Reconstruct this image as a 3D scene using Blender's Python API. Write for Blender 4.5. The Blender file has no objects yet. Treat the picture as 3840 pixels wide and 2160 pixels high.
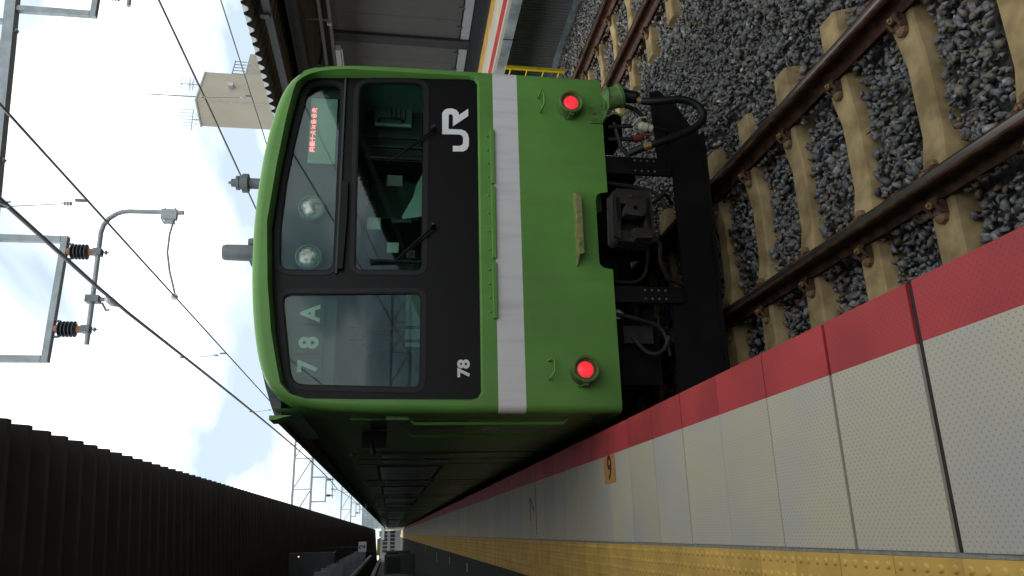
import bpy, math, random
import numpy as np
from mathutils import Vector, Matrix
from mathutils.geometry import tessellate_polygon
random.seed(7); rng = np.random.default_rng(7)
S = bpy.context.scene
COL = S.collection
R = math.radians

# ------------------------------------------------------------------ camera (the phone was held sideways)
yaw, pitch, roll = 0.31431, 0.15141, -0.02328
f = Vector((math.sin(yaw)*math.cos(pitch), math.cos(yaw)*math.cos(pitch), -math.sin(pitch)))
r_ = Vector((math.cos(yaw), -math.sin(yaw), 0)); d_ = f.cross(r_)
c, s = math.cos(roll), math.sin(roll)
right = c*r_ + s*d_; down = -s*r_ + c*d_
cam = bpy.data.objects.new('camera', bpy.data.cameras.new('camera'))
M = Matrix((( down.x, right.x, -f.x, -2.19875), (down.y, right.y, -f.y, -5.31702), (down.z, right.z, -f.z, 2.60856), (0, 0, 0, 1)))
cam.matrix_world = M
cam.data.sensor_width = 36; cam.data.lens = 36*2837.7/3840
cam.data.clip_start = .05; cam.data.clip_end = 3000
COL.objects.link(cam); S.camera = cam

# ------------------------------------------------------------------ sky, sun, exposure
SUN_EL, SUN_AZ = 52, -28          # high sun behind thin cloud, ahead and a little to the left
w = bpy.data.worlds.new('World'); S.world = w; w.use_nodes = True
nt = w.node_tree; nt.nodes.clear()
N = nt.nodes.new; L = nt.links.new
out = N('ShaderNodeOutputWorld'); bg = N('ShaderNodeBackground'); bg.inputs[1].default_value = .1
sky = N('ShaderNodeTexSky'); sky.sky_type = 'NISHITA'; sky.sun_disc = False
sky.sun_elevation = R(SUN_EL); sky.sun_rotation = R(SUN_AZ)
tc = N('ShaderNodeTexCoord'); mp = N('ShaderNodeMapping'); mp.inputs['Scale'].default_value = (1, 1, 1.7); mp.inputs['Location'].default_value = (3.1, .7, 2.2)
n1 = N('ShaderNodeTexNoise'); n1.inputs['Scale'].default_value = 4.2; n1.inputs['Detail'].default_value = 4; n1.inputs['Roughness'].default_value = .5; n1.inputs['Distortion'].default_value = .5
rp = N('ShaderNodeValToRGB'); rp.color_ramp.elements[0].position = .40; rp.color_ramp.elements[0].color = (3.5, 4.15, 4.7, 1)
rp.color_ramp.elements[1].position = .57; rp.color_ramp.elements[1].color = (11.3, 10.95, 10.4, 1)
e_ = rp.color_ramp.elements.new(.485); e_.color = (5.6, 6.3, 6.6, 1)
mx = N('ShaderNodeMixRGB'); mx.inputs[0].default_value = .88
L(tc.outputs['Generated'], mp.inputs[0]); L(mp.outputs[0], n1.inputs[0]); L(n1.outputs[0], rp.inputs[0])
L(sky.outputs[0], mx.inputs[1]); L(rp.outputs[0], mx.inputs[2]); L(mx.outputs[0], bg.inputs[0]); L(bg.outputs[0], out.inputs[0])
sun = bpy.data.objects.new('sun', bpy.data.lights.new('sun', 'SUN')); COL.objects.link(sun)
sun.data.energy = .9; sun.data.angle = R(14); sun.data.color = (1, .96, .9)
az, el = R(SUN_AZ), R(SUN_EL)
sd = Vector((math.sin(az)*math.cos(el), math.cos(az)*math.cos(el), math.sin(el)))
sun.rotation_euler = sd.to_track_quat('Z', 'Y').to_euler()
S.view_settings.view_transform = 'Standard'; S.view_settings.look = 'None'
S.view_settings.gamma = 1; S.view_settings.use_curve_mapping = False
S.view_settings.exposure = 1.03

# ------------------------------------------------------------------ materials
MATS = {}
def mat(name, col, rough=.6, metal=0, var=.12, vscale=6, bump=0, bscale=60, emit=None, estr=1, spec=.5, col2=None, detail=6, coat=0, rnd=0):
    if name in MATS: return MATS[name]
    m = bpy.data.materials.new(name); m.use_nodes = True; MATS[name] = m
    t = m.node_tree; b = t.nodes['Principled BSDF']
    b.inputs['Roughness'].default_value = rough; b.inputs['Metallic'].default_value = metal
    b.inputs['Specular IOR Level'].default_value = spec
    if coat: b.inputs['Coat Weight'].default_value = coat; b.inputs['Coat Roughness'].default_value = .12
    tc = t.nodes.new('ShaderNodeTexCoord')
    n = t.nodes.new('ShaderNodeTexNoise'); n.inputs['Scale'].default_value = vscale; n.inputs['Detail'].default_value = detail
    src = tc.outputs['Object']
    if rnd:      # neighbouring pieces weather differently
        oi = t.nodes.new('ShaderNodeObjectInfo'); vm = t.nodes.new('ShaderNodeVectorMath'); vm.operation = 'MULTIPLY_ADD'
        vm.inputs[0].default_value = (31, 47, 19); t.links.new(oi.outputs['Random'], vm.inputs[1]); t.links.new(src, vm.inputs[2]); src = vm.outputs[0]
    t.links.new(src, n.inputs[0])
    mixn = t.nodes.new('ShaderNodeMixRGB')
    rp = t.nodes.new('ShaderNodeValToRGB'); rp.color_ramp.elements[0].position = .35; rp.color_ramp.elements[1].position = .66
    t.links.new(n.outputs[0], rp.inputs[0]); t.links.new(rp.outputs[0], mixn.inputs[0])
    lo = [max(0, x*(1-var)) for x in col]; hi = [min(1, x*(1+var)) for x in (col2 or col)]
    mixn.inputs[1].default_value = (*lo, 1); mixn.inputs[2].default_value = (*hi, 1)
    if rnd:
        hv = t.nodes.new('ShaderNodeHueSaturation'); mr = t.nodes.new('ShaderNodeMapRange'); mr.inputs[3].default_value = 1-rnd; mr.inputs[4].default_value = 1+rnd*.6
        t.links.new(oi.outputs['Random'], mr.inputs[0]); t.links.new(mr.outputs[0], hv.inputs['Value']); t.links.new(mixn.outputs[0], hv.inputs['Color']); t.links.new(hv.outputs[0], b.inputs['Base Color'])
    else: t.links.new(mixn.outputs[0], b.inputs['Base Color'])
    if bump:
        n2 = t.nodes.new('ShaderNodeTexNoise'); n2.inputs['Scale'].default_value = bscale; n2.inputs['Detail'].default_value = 5
        bp = t.nodes.new('ShaderNodeBump'); bp.inputs['Strength'].default_value = bump; bp.inputs['Distance'].default_value = .01
        t.links.new(tc.outputs['Object'], n2.inputs[0]); t.links.new(n2.outputs[0], bp.inputs['Height']); t.links.new(bp.outputs[0], b.inputs['Normal'])
    if emit:
        b.inputs['Emission Color'].default_value = (*emit, 1); b.inputs['Emission Strength'].default_value = estr
    return m

def mth(t, op, a, b=None, cl=False):
    n = t.nodes.new('ShaderNodeMath'); n.operation = op; n.use_clamp = cl
    for i, v in enumerate((a, b)):
        if v is None: continue
        if isinstance(v, (int, float)): n.inputs[i].default_value = v
        else: t.links.new(v, n.inputs[i])
    return n.outputs[0]

def overlay(m, facfn, col):
    """put a second flat colour on top of a material's base colour where facfn(tree, x, y, z) is 1"""
    t = m.node_tree; b = t.nodes['Principled BSDF']
    src = b.inputs['Base Color'].links[0].from_socket
    tc = t.nodes.new('ShaderNodeTexCoord'); sp = t.nodes.new('ShaderNodeSeparateXYZ'); t.links.new(tc.outputs['Object'], sp.inputs[0])
    fac = facfn(t, sp.outputs[0], sp.outputs[1], sp.outputs[2])
    mx = t.nodes.new('ShaderNodeMixRGB'); mx.inputs[2].default_value = (*col, 1)
    t.links.new(fac, mx.inputs[0]); t.links.new(src, mx.inputs[1]); t.links.new(mx.outputs[0], b.inputs['Base Color'])

def perforate(m, col, pitch=.0125, rad=.36):
    """staggered small dots printed / pressed into the non-slip face of the platform edge panels"""
    t = m.node_tree; b = t.nodes['Principled BSDF']
    def ff(t, x, y, z):
        k = math.pi/pitch
        a = mth(t, 'SINE', mth(t, 'MULTIPLY', x, k)); bb = mth(t, 'SINE', mth(t, 'MULTIPLY', y, k))
        p = mth(t, 'MULTIPLY', a, bb)
        return mth(t, 'MULTIPLY', mth(t, 'GREATER_THAN', p, 1-rad), .42)
    overlay(m, ff, col)

GREEN = (.122, .305, .058)
green = mat('green_paint', GREEN, .38, var=.07, vscale=3, bump=.04, bscale=14)
front_green = mat('front_green_paint', GREEN, .42, var=.12, vscale=1.7, bump=.05, bscale=9)
def stripe(t, x, y, z):
    a = mth(t, 'GREATER_THAN', z, 1.673); b = mth(t, 'LESS_THAN', z, 1.874); cc = mth(t, 'LESS_THAN', y, .125)
    return mth(t, 'MULTIPLY', mth(t, 'MULTIPLY', a, b), cc)
overlay(front_green, stripe, (.76, .75, .76))
def streak(t, x, y, z):        # rain grime running down under the hinged ledges
    tcn = t.nodes.new('ShaderNodeTexCoord'); mpn = t.nodes.new('ShaderNodeMapping'); mpn.inputs['Scale'].default_value = (9, 1, 1.0)
    nn = t.nodes.new('ShaderNodeTexNoise'); nn.inputs['Scale'].default_value = 1; nn.inputs['Detail'].default_value = 3
    t.links.new(tcn.outputs['Object'], mpn.inputs[0]); t.links.new(mpn.outputs[0], nn.inputs[0])
    v = mth(t, 'MULTIPLY', mth(t, 'SUBTRACT', nn.outputs[0], .50), 3.0, True)
    zz = mth(t, 'MULTIPLY', mth(t, 'SUBTRACT', z, 1.66), 4.6, True)
    zl = mth(t, 'LESS_THAN', z, 1.90); xa = mth(t, 'GREATER_THAN', x, -.75); xb = mth(t, 'LESS_THAN', x, .87)
    return mth(t, 'MULTIPLY', mth(t, 'MULTIPLY', mth(t, 'MULTIPLY', v, zz), mth(t, 'MULTIPLY', xa, xb)), mth(t, 'MULTIPLY', zl, .5))
overlay(front_green, streak, (.24, .21, .17))
def grime(t, x, y, z):        # faint vertical washing marks and brake dust
    tcn = t.nodes.new('ShaderNodeTexCoord'); mpn = t.nodes.new('ShaderNodeMapping'); mpn.inputs['Scale'].default_value = (11, 3, .9)
    nn = t.nodes.new('ShaderNodeTexNoise'); nn.inputs['Scale'].default_value = 1.3; nn.inputs['Detail'].default_value = 6
    n3 = t.nodes.new('ShaderNodeTexNoise'); n3.inputs['Scale'].default_value = 55; n3.inputs['Detail'].default_value = 1
    t.links.new(tcn.outputs['Object'], mpn.inputs[0]); t.links.new(mpn.outputs[0], nn.inputs[0]); t.links.new(tcn.outputs['Object'], n3.inputs[0])
    a = mth(t, 'MULTIPLY', mth(t, 'SUBTRACT', nn.outputs[0], .50), 1.5, True); sp = mth(t, 'MULTIPLY', mth(t, 'SUBTRACT', n3.outputs[0], .74), 9, True)
    return mth(t, 'MULTIPLY', mth(t, 'ADD', a, sp, True), .55)
overlay(front_green, grime, (.12, .15, .08))
olive = mat('worn_green_paint', (.16, .24, .06), .6, var=.3, vscale=25, bump=.2, bscale=120, col2=(.26, .22, .10))
mask_black = mat('mask_black', (.0035, .0033, .0042), .42, spec=.2, var=.1, bump=.03, bscale=20)
frame_black = mat('window_frame_black', (.010, .009, .0115), .5, spec=.3)
rubber = mat('rubber_seal', (.004, .004, .004), .55, spec=.25)
decal = mat('white_decal', (.80, .82, .82), .45, var=.03)
under = mat('underframe_black', (.006, .006, .006), .7, spec=.15, var=.3, vscale=9, bump=.15, bscale=40)
under2 = mat('underframe_grey', (.030, .027, .025), .6, spec=.25, var=.3, vscale=9, bump=.15, bscale=40)
plow_m = mat('plow_black', (.0055, .0055, .0055), .6, spec=.18, var=.25, vscale=5, bump=.1, bscale=30)
hose_m = mat('hose_rubber', (.006, .006, .006), .5, spec=.3, bump=.1, bscale=80)
brass = mat('brass_fitting', (.26, .17, .07), .45, .6)
cream = mat('cream_fitting', (.55, .50, .38), .5)
redfit = mat('red_fitting', (.16, .03, .02), .5)
steel = mat('galvanised_steel', (.30, .34, .36), .5, .45, var=.15, vscale=8)
steel_d = mat('dull_steel', (.16, .18, .19), .55, .3, var=.2)
chrome = mat('chrome', (.6, .62, .63), .18, 1)
wire_m = mat('catenary_wire', (.13, .13, .13), .55, .3)
insul_m = mat('dark_insulator', (.035, .040, .050), .3)
orange_b = mat('rust_orange_band', (.38, .15, .07), .6)
rust_rail = mat('rail_rust', (.048, .022, .014), .6, spec=.2, var=.3, vscale=14, bump=.15, bscale=60, col2=(.078, .037, .022))
rail_top = mat('rail_running_face', (.17, .15, .14), .30, .9, var=.2, vscale=4)
rust_fix = mat('fastener_rust', (.085, .045, .025), .7, rnd=.2, var=.4, vscale=30, bump=.3)
rust_dot = mat('bolt_head_rust', (.22, .12, .045), .7)
shoulder_m = mat('stained_shoulder', (.17, .105, .05), .85, rnd=.2)
sleeper_m = mat('sleeper_concrete', (.285, .20, .088), .85, var=.26, vscale=7, bump=.05, bscale=120, col2=(.32, .24, .118), rnd=.16)
white_m = mat('platform_white', (.55, .53, .485), .75, var=.10, vscale=1.7, bump=.1, bscale=160, col2=(.52, .475, .34), detail=5, rnd=.06)
red_m = mat('platform_red', (.46, .044, .048), .6, rnd=.05, var=.16, vscale=2.2, bump=.1, bscale=160)
perforate(white_m, (.16, .15, .12), rad=.30); perforate(red_m, (.20, .02, .022), rad=.26)
yellow_m = mat('tactile_yellow', (.68, .43, .10), .7, rnd=.10, var=.14, vscale=5, bump=.1, bscale=90)
gap_m = mat('joint_sealant', (.030, .027, .026), .8)
border_m = mat('grey_border', (.27, .27, .25), .8, var=.2, vscale=30)
asphalt = mat('platform_asphalt', (.035, .034, .035), .9, var=.35, vscale=30, bump=.3)
conc = mat('edge_concrete', (.27, .31, .33), .85, var=.45, vscale=3.0, bump=.2, bscale=30)
conc_d = mat('dark_concrete', (.10, .10, .10), .9, var=.3, vscale=4, bump=.2)
wall_dark = mat('recessed_wall', (.27, .29, .29), .85, var=.12, vscale=1)
sticker = mat('orange_sticker', (.55, .26, .07), .7, var=.08, vscale=20)
ink = mat('dark_ink', (.045, .025, .018), .8)
tape = mat('worn_brown_tape', (.24, .10, .045), .8, var=.4, vscale=40)
canopy_d = mat('canopy_brown', (.075, .066, .062), .75, var=.15, vscale=2, bump=.05)
canopy_e = mat('canopy_edge_brown', (.13, .105, .10), .7)
closure_m = mat('closure_plate', (.50, .56, .58), .6, var=.05)
beam_d = mat('dark_beam', (.05, .048, .052), .6)
panel_m = mat('wall_panel', (.135, .13, .124), .6, var=.06, vscale=2)
panel_w = mat('kick_panel_white', (.55, .55, .55), .55, var=.06, vscale=2)
yel = mat('ladder_yellow', (.62, .47, .01), .45, var=.1)
bld_m = mat('beige_render', (.46, .42, .33), .85, var=.05, vscale=.6)
bld_d = mat('beige_trim', (.40, .38, .32), .85)
roof_g = mat('train_roof', (.10, .10, .10), .7, var=.2)
glass_dark = mat('side_window_glass', (.012, .015, .015), .25, var=.2, spec=.4)
teal = mat('cab_interior_green', (.26, .48, .40), .6, var=.1)
teal_l = mat('cab_panel_light', (.45, .72, .58), .6, var=.05)
cab_grey = mat('cab_grey', (.20, .27, .25), .6)
cab_dark = mat('cab_dark', (.045, .055, .053), .6)
board_m = mat('display_recess', (.050, .068, .075), .7, var=.05)
led_back = mat('led_panel_face', (.40, .57, .47), .55, var=.05)
card_m = mat('number_card', (.060, .092, .088), .6)
num_m = mat('number_ivory', (.88, .92, .80), .6, var=.03)
paper = mat('paper_notice', (.55, .68, .60), .7)
led_m = mat('led_dot', (.9, .2, .15), .5, emit=(1, .15, .19), estr=2.4)
tail_m = mat('tail_lens', (.8, .02, .03), .3, emit=(1, .015, .03), estr=1.1)
def tails():
    t = tail_m.node_tree; b = t.nodes['Principled BSDF']
    tc = t.nodes.new('ShaderNodeTexCoord'); wv = t.nodes.new('ShaderNodeTexWave'); wv.inputs['Scale'].default_value = 42; wv.bands_direction = 'X'
    wv.inputs['Distortion'].default_value = 2.2; wv.inputs['Detail Scale'].default_value = 3
    t.links.new(tc.outputs['Object'], wv.inputs[0])
    t.links.new(mth(t, 'ADD', mth(t, 'MULTIPLY', wv.outputs['Fac'], 0.55), .10), b.inputs['Emission Strength'])
    mx = t.nodes.new('ShaderNodeMixRGB'); mx.inputs[1].default_value = (.9, .01, .03, 1); mx.inputs[2].default_value = (1, .05, .07, 1)
    t.links.new(wv.outputs['Fac'], mx.inputs[0]); t.links.new(mx.outputs[0], b.inputs['Emission Color'])
tails()
lamp_rim = mat('lamp_rim_green', (.10, .17, .045), .55, var=.2, vscale=20)
lamp_glass = mat('headlight_lens', (.30, .38, .33), .5, .25, var=.4, vscale=22, col2=(.55, .62, .56))
def make_glass():
    m = bpy.data.materials.new('windscreen_glass'); m.use_nodes = True; t = m.node_tree; t.nodes.clear()
    o = t.nodes.new('ShaderNodeOutputMaterial'); mx = t.nodes.new('ShaderNodeMixShader'); tr = t.nodes.new('ShaderNodeBsdfTransparent'); gl = t.nodes.new('ShaderNodeBsdfGlossy'); fr = t.nodes.new('ShaderNodeFresnel')
    tr.inputs[0].default_value = (.78, .88, .84, 1); gl.inputs['Roughness'].default_value = .02; gl.inputs[0].default_value = (.84, .95, 1, 1); fr.inputs[0].default_value = 1.38
    t.links.new(fr.outputs[0], mx.inputs[0]); t.links.new(tr.outputs[0], mx.inputs[1]); t.links.new(gl.outputs[0], mx.inputs[2]); t.links.new(mx.outputs[0], o.inputs[0])
    return m
glass = make_glass()

# ------------------------------------------------------------------ mesh helpers
class MB:
    def __init__(s): s.v = []; s.f = []; s.m = []
    def add(s, vs, fs, mi=0):
        b = len(s.v); s.v += [tuple(p) for p in vs]; s.f += [tuple(b+i for i in q) for q in fs]; s.m += [mi]*len(fs); return s
    def box(s, x0, x1, y0, y1, z0, z1, mi=0):
        v = [(x, y, z) for z in (z0, z1) for y in (y0, y1) for x in (x0, x1)]
        return s.add(v, [(0, 2, 3, 1), (4, 5, 7, 6), (0, 1, 5, 4), (2, 6, 7, 3), (0, 4, 6, 2), (1, 3, 7, 5)], mi)
    def beam(s, a, b, wd, ht, mi=0):
        a = Vector(a); b = Vector(b); d = (b-a).normalized(); up = Vector((0, 0, 1)) if abs(d.z) < .9 else Vector((0, 1, 0))
        x = d.cross(up).normalized()*wd/2; y = x.normalized().cross(d).normalized()*ht/2
        v = [p+i*x+j*y for p in (a, b) for i, j in ((-1, -1), (1, -1), (1, 1), (-1, 1))]
        return s.add(v, [(0, 3, 2, 1), (4, 5, 6, 7), (0, 1, 5, 4), (1, 2, 6, 5), (2, 3, 7, 6), (3, 0, 4, 7)], mi)
    def tube(s, pts, r, n=8, mi=0, cap=True):
        pts = [Vector(p) for p in pts]; rr = r if isinstance(r, (list, tuple)) else [r]*len(pts)
        base = len(s.v); prev = None
        for i, p in enumerate(pts):
            d = (pts[min(i+1, len(pts)-1)]-pts[max(i-1, 0)]).normalized()
            if prev is None:
                up = Vector((0, 0, 1)) if abs(d.z) < .9 else Vector((1, 0, 0)); x = d.cross(up).normalized()
            else: x = (prev-d*prev.dot(d)).normalized()
            prev = x; y = d.cross(x)
            for k in range(n):
                a = 2*math.pi*k/n; s.v.append(tuple(p+(x*math.cos(a)+y*math.sin(a))*rr[i]))
        for i in range(len(pts)-1):
            for k in range(n):
                k2 = (k+1) % n; s.f.append((base+i*n+k, base+i*n+k2, base+(i+1)*n+k2, base+(i+1)*n+k)); s.m.append(mi)
        if cap:
            s.f.append(tuple(base+k for k in reversed(range(n)))); s.f.append(tuple(base+(len(pts)-1)*n+k for k in range(n))); s.m += [mi, mi]
        return s
    def lathe(s, o, ax, prof, n=20, mi=0, cap=True):
        o = Vector(o); ax = Vector(ax).normalized(); up = Vector((0, 0, 1)) if abs(ax.z) < .9 else Vector((1, 0, 0))
        x = ax.cross(up).normalized(); y = ax.cross(x); base = len(s.v); m = len(prof)
        for r, h in prof:
            for k in range(n):
                a = 2*math.pi*k/n; s.v.append(tuple(o+ax*h+(x*math.cos(a)+y*math.sin(a))*max(r, 1e-4)))
        for i in range(m-1):
            for k in range(n):
                k2 = (k+1) % n; s.f.append((base+i*n+k, base+i*n+k2, base+(i+1)*n+k2, base+(i+1)*n+k)); s.m.append(mi)
        if cap:
            s.f.append(tuple(base+k for k in reversed(range(n)))); s.f.append(tuple(base+(m-1)*n+k for k in range(n))); s.m += [mi, mi]
        return s
    def plate(s, outer, holes, y0, y1, mi=0, yf=None):
        """polygon in the x-z plane with holes, between depth y0 (front) and y1 (back)"""
        yf = yf or (lambda x, z: 0)
        loops = [outer]+list(holes)
        tri = tessellate_polygon([[Vector((x, z, 0)) for x, z in lp] for lp in loops])
        allp = [p for lp in loops for p in lp]; n = len(allp)
        v = [(x, y0+yf(x, z), z) for x, z in allp]+[(x, y1+yf(x, z), z) for x, z in allp]
        fs = []
        for t in tri:
            a, b, cc = (allp[i] for i in t)
            if (b[0]-a[0])*(cc[1]-a[1])-(b[1]-a[1])*(cc[0]-a[0]) < 0: t = (t[0], t[2], t[1])
            fs.append(tuple(t)); fs.append(tuple(n+i for i in reversed(t)))
        o = 0
        for lp in loops:
            m_ = len(lp)
            for i in range(m_): fs.append((o+i, o+(i+1) % m_, n+o+(i+1) % m_, n+o+i))
            o += m_
        return s.add(v, fs, mi)
    def build(s, name, mats, parent=None, smooth=False, bevel=0, angle=35):
        me = bpy.data.meshes.new(name)
        off = Vector(parent['_w']) if parent is not None and '_w' in parent else Vector((0, 0, 0))
        me.from_pydata([(x-off.x, y-off.y, z-off.z) for x, y, z in s.v], [], s.f)
        if not isinstance(mats, (list, tuple)): mats = [mats]
        for m in mats: me.materials.append(m)
        if any(s.m): me.polygons.foreach_set('material_index', s.m)
        me.update()
        o = bpy.data.objects.new(name, me); COL.objects.link(o)
        if smooth:
            me.polygons.foreach_set('use_smooth', [True]*len(me.polygons))
            try: me.set_sharp_from_angle(angle=R(angle))
            except Exception: pass
        if bevel:
            b = o.modifiers.new('bevel', 'BEVEL'); b.width = bevel; b.segments = 2; b.limit_method = 'ANGLE'; b.angle_limit = R(40)
        if parent is not None: o.parent = parent; o['_w'] = tuple(off)
        return o

def thing(name, label, cat, loc=(0, 0, 0), group=None):
    o = bpy.data.objects.new(name, None); COL.objects.link(o); o.location = loc; o['_w'] = tuple(loc)
    o.empty_display_size = .2; o['label'] = label; o['category'] = cat
    if group: o['group'] = group
    return o
def tag(o, label, cat, group=None):
    o['label'] = label; o['category'] = cat
    if group: o['group'] = group
    return o
def struct(o, label=None):
    o['kind'] = 'structure'
    if label: o['label'] = label
    return o
def dup(root, loc, label=None):
    r = root.copy(); COL.objects.link(r); r.location = loc; r['_w'] = tuple(loc)
    if label: r['label'] = label
    for ch in list(root.children):
        q = ch.copy(); COL.objects.link(q); q.parent = r
        for g in ch.children:
            d = g.copy(); COL.objects.link(d); d.parent = q
    return r
def clone(o, parent, loc):
    q = o.copy(); COL.objects.link(q); q.parent = parent; q.location = loc
    for g in o.children:
        d = g.copy(); COL.objects.link(d); d.parent = q
    return q
def text_mesh(name, txt, size, m, parent, mtx, bold=0, sx=1, ext=.002):
    cu = bpy.data.curves.new('tmp', 'FONT'); cu.body = txt; cu.size = size; cu.offset = bold; cu.extrude = ext; cu.align_x = 'CENTER'; cu.align_y = 'CENTER'
    cu.resolution_u = 6
    o = bpy.data.objects.new('tmp', cu); COL.objects.link(o)
    dg = bpy.context.evaluated_depsgraph_get(); me = bpy.data.meshes.new_from_object(o.evaluated_get(dg))
    bpy.data.objects.remove(o); bpy.data.curves.remove(cu)
    me.transform(Matrix.Diagonal((sx, 1, 1, 1))); me.transform(mtx)
    off = Vector(parent['_w']) if parent is not None else Vector((0, 0, 0)); me.transform(Matrix.Translation(-off))
    me.materials.clear(); me.materials.append(m); me.name = name
    q = bpy.data.objects.new(name, me); COL.objects.link(q)
    if parent is not None: q.parent = parent
    return q
def face_front(x, y, z):   # text plane facing -Y
    return Matrix.Translation((x, y, z)) @ Matrix.Rotation(R(90), 4, 'X')
def arc(cx, cz, r, a0, a1, n=5):
    return [(cx+r*math.cos(R(a0+(a1-a0)*i/n)), cz+r*math.sin(R(a0+(a1-a0)*i/n))) for i in range(n+1)]
def rrect(x0, x1, z0, z1, r, n=5):
    return arc(x1-r, z1-r, r, 0, 90, n)+arc(x0+r, z1-r, r, 90, 180, n)+arc(x0+r, z0+r, r, 180, 270, n)+arc(x1-r, z0+r, r, 270, 360, n)
def round_poly(P, rad, n=4):
    """round the corners of a polygon"""
    out = []; m = len(P)
    for i in range(m):
        p = Vector(P[i]); a = Vector(P[i-1]); b = Vector(P[(i+1) % m]); rr = rad[i] if isinstance(rad, (list, tuple)) else rad
        if rr <= 0: out.append(tuple(p)); continue
        da = (a-p); db = (b-p); ra = min(rr, da.length*.49); rb = min(rr, db.length*.49)
        A = p+da.normalized()*ra; B = p+db.normalized()*rb
        for k in range(n+1):
            t = k/n; out.append(tuple(A*(1-t)**2+p*2*t*(1-t)+B*t*t))
    return out
def sm(P, it=2):
    P = [Vector(p) for p in P]
    for _ in range(it): P = [P[0]]+[x for i in range(len(P)-1) for x in (P[i]*.75+P[i+1]*.25, P[i]*.25+P[i+1]*.75)]+[P[-1]]
    return P
def offset_poly(P, d, closed=True):
    out = []; m = len(P)
    for i in range(m):
        p = Vector(P[i]); a = Vector(P[i-1]) if (closed or i > 0) else p; b = Vector(P[(i+1) % m]) if (closed or i < m-1) else p
        t = (b-p).normalized()+(p-a).normalized() if (b != p and p != a) else ((b-p) if b != p else (p-a))
        t = t.normalized(); out.append((p.x-t.y*d, p.y+t.x*d))     # left of travel (inside for CCW)
    return out

# ================================================================== GROUND
def grid_sheet(x0, x1, y0, y1, z, name, m):
    return MB().add([(x0, y0, z), (x1, y0, z), (x1, y1, z), (x0, y1, z)], [(0, 1, 2, 3)]).build(name, m)
ground_m = mat('ballast_bed', (.055, .052, .052), .95, var=.5, vscale=45, bump=.8, bscale=40)
struct(grid_sheet(-400, 400, -300, 900, -.31, 'ground', ground_m), 'dark stony ground under the tracks')

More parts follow.
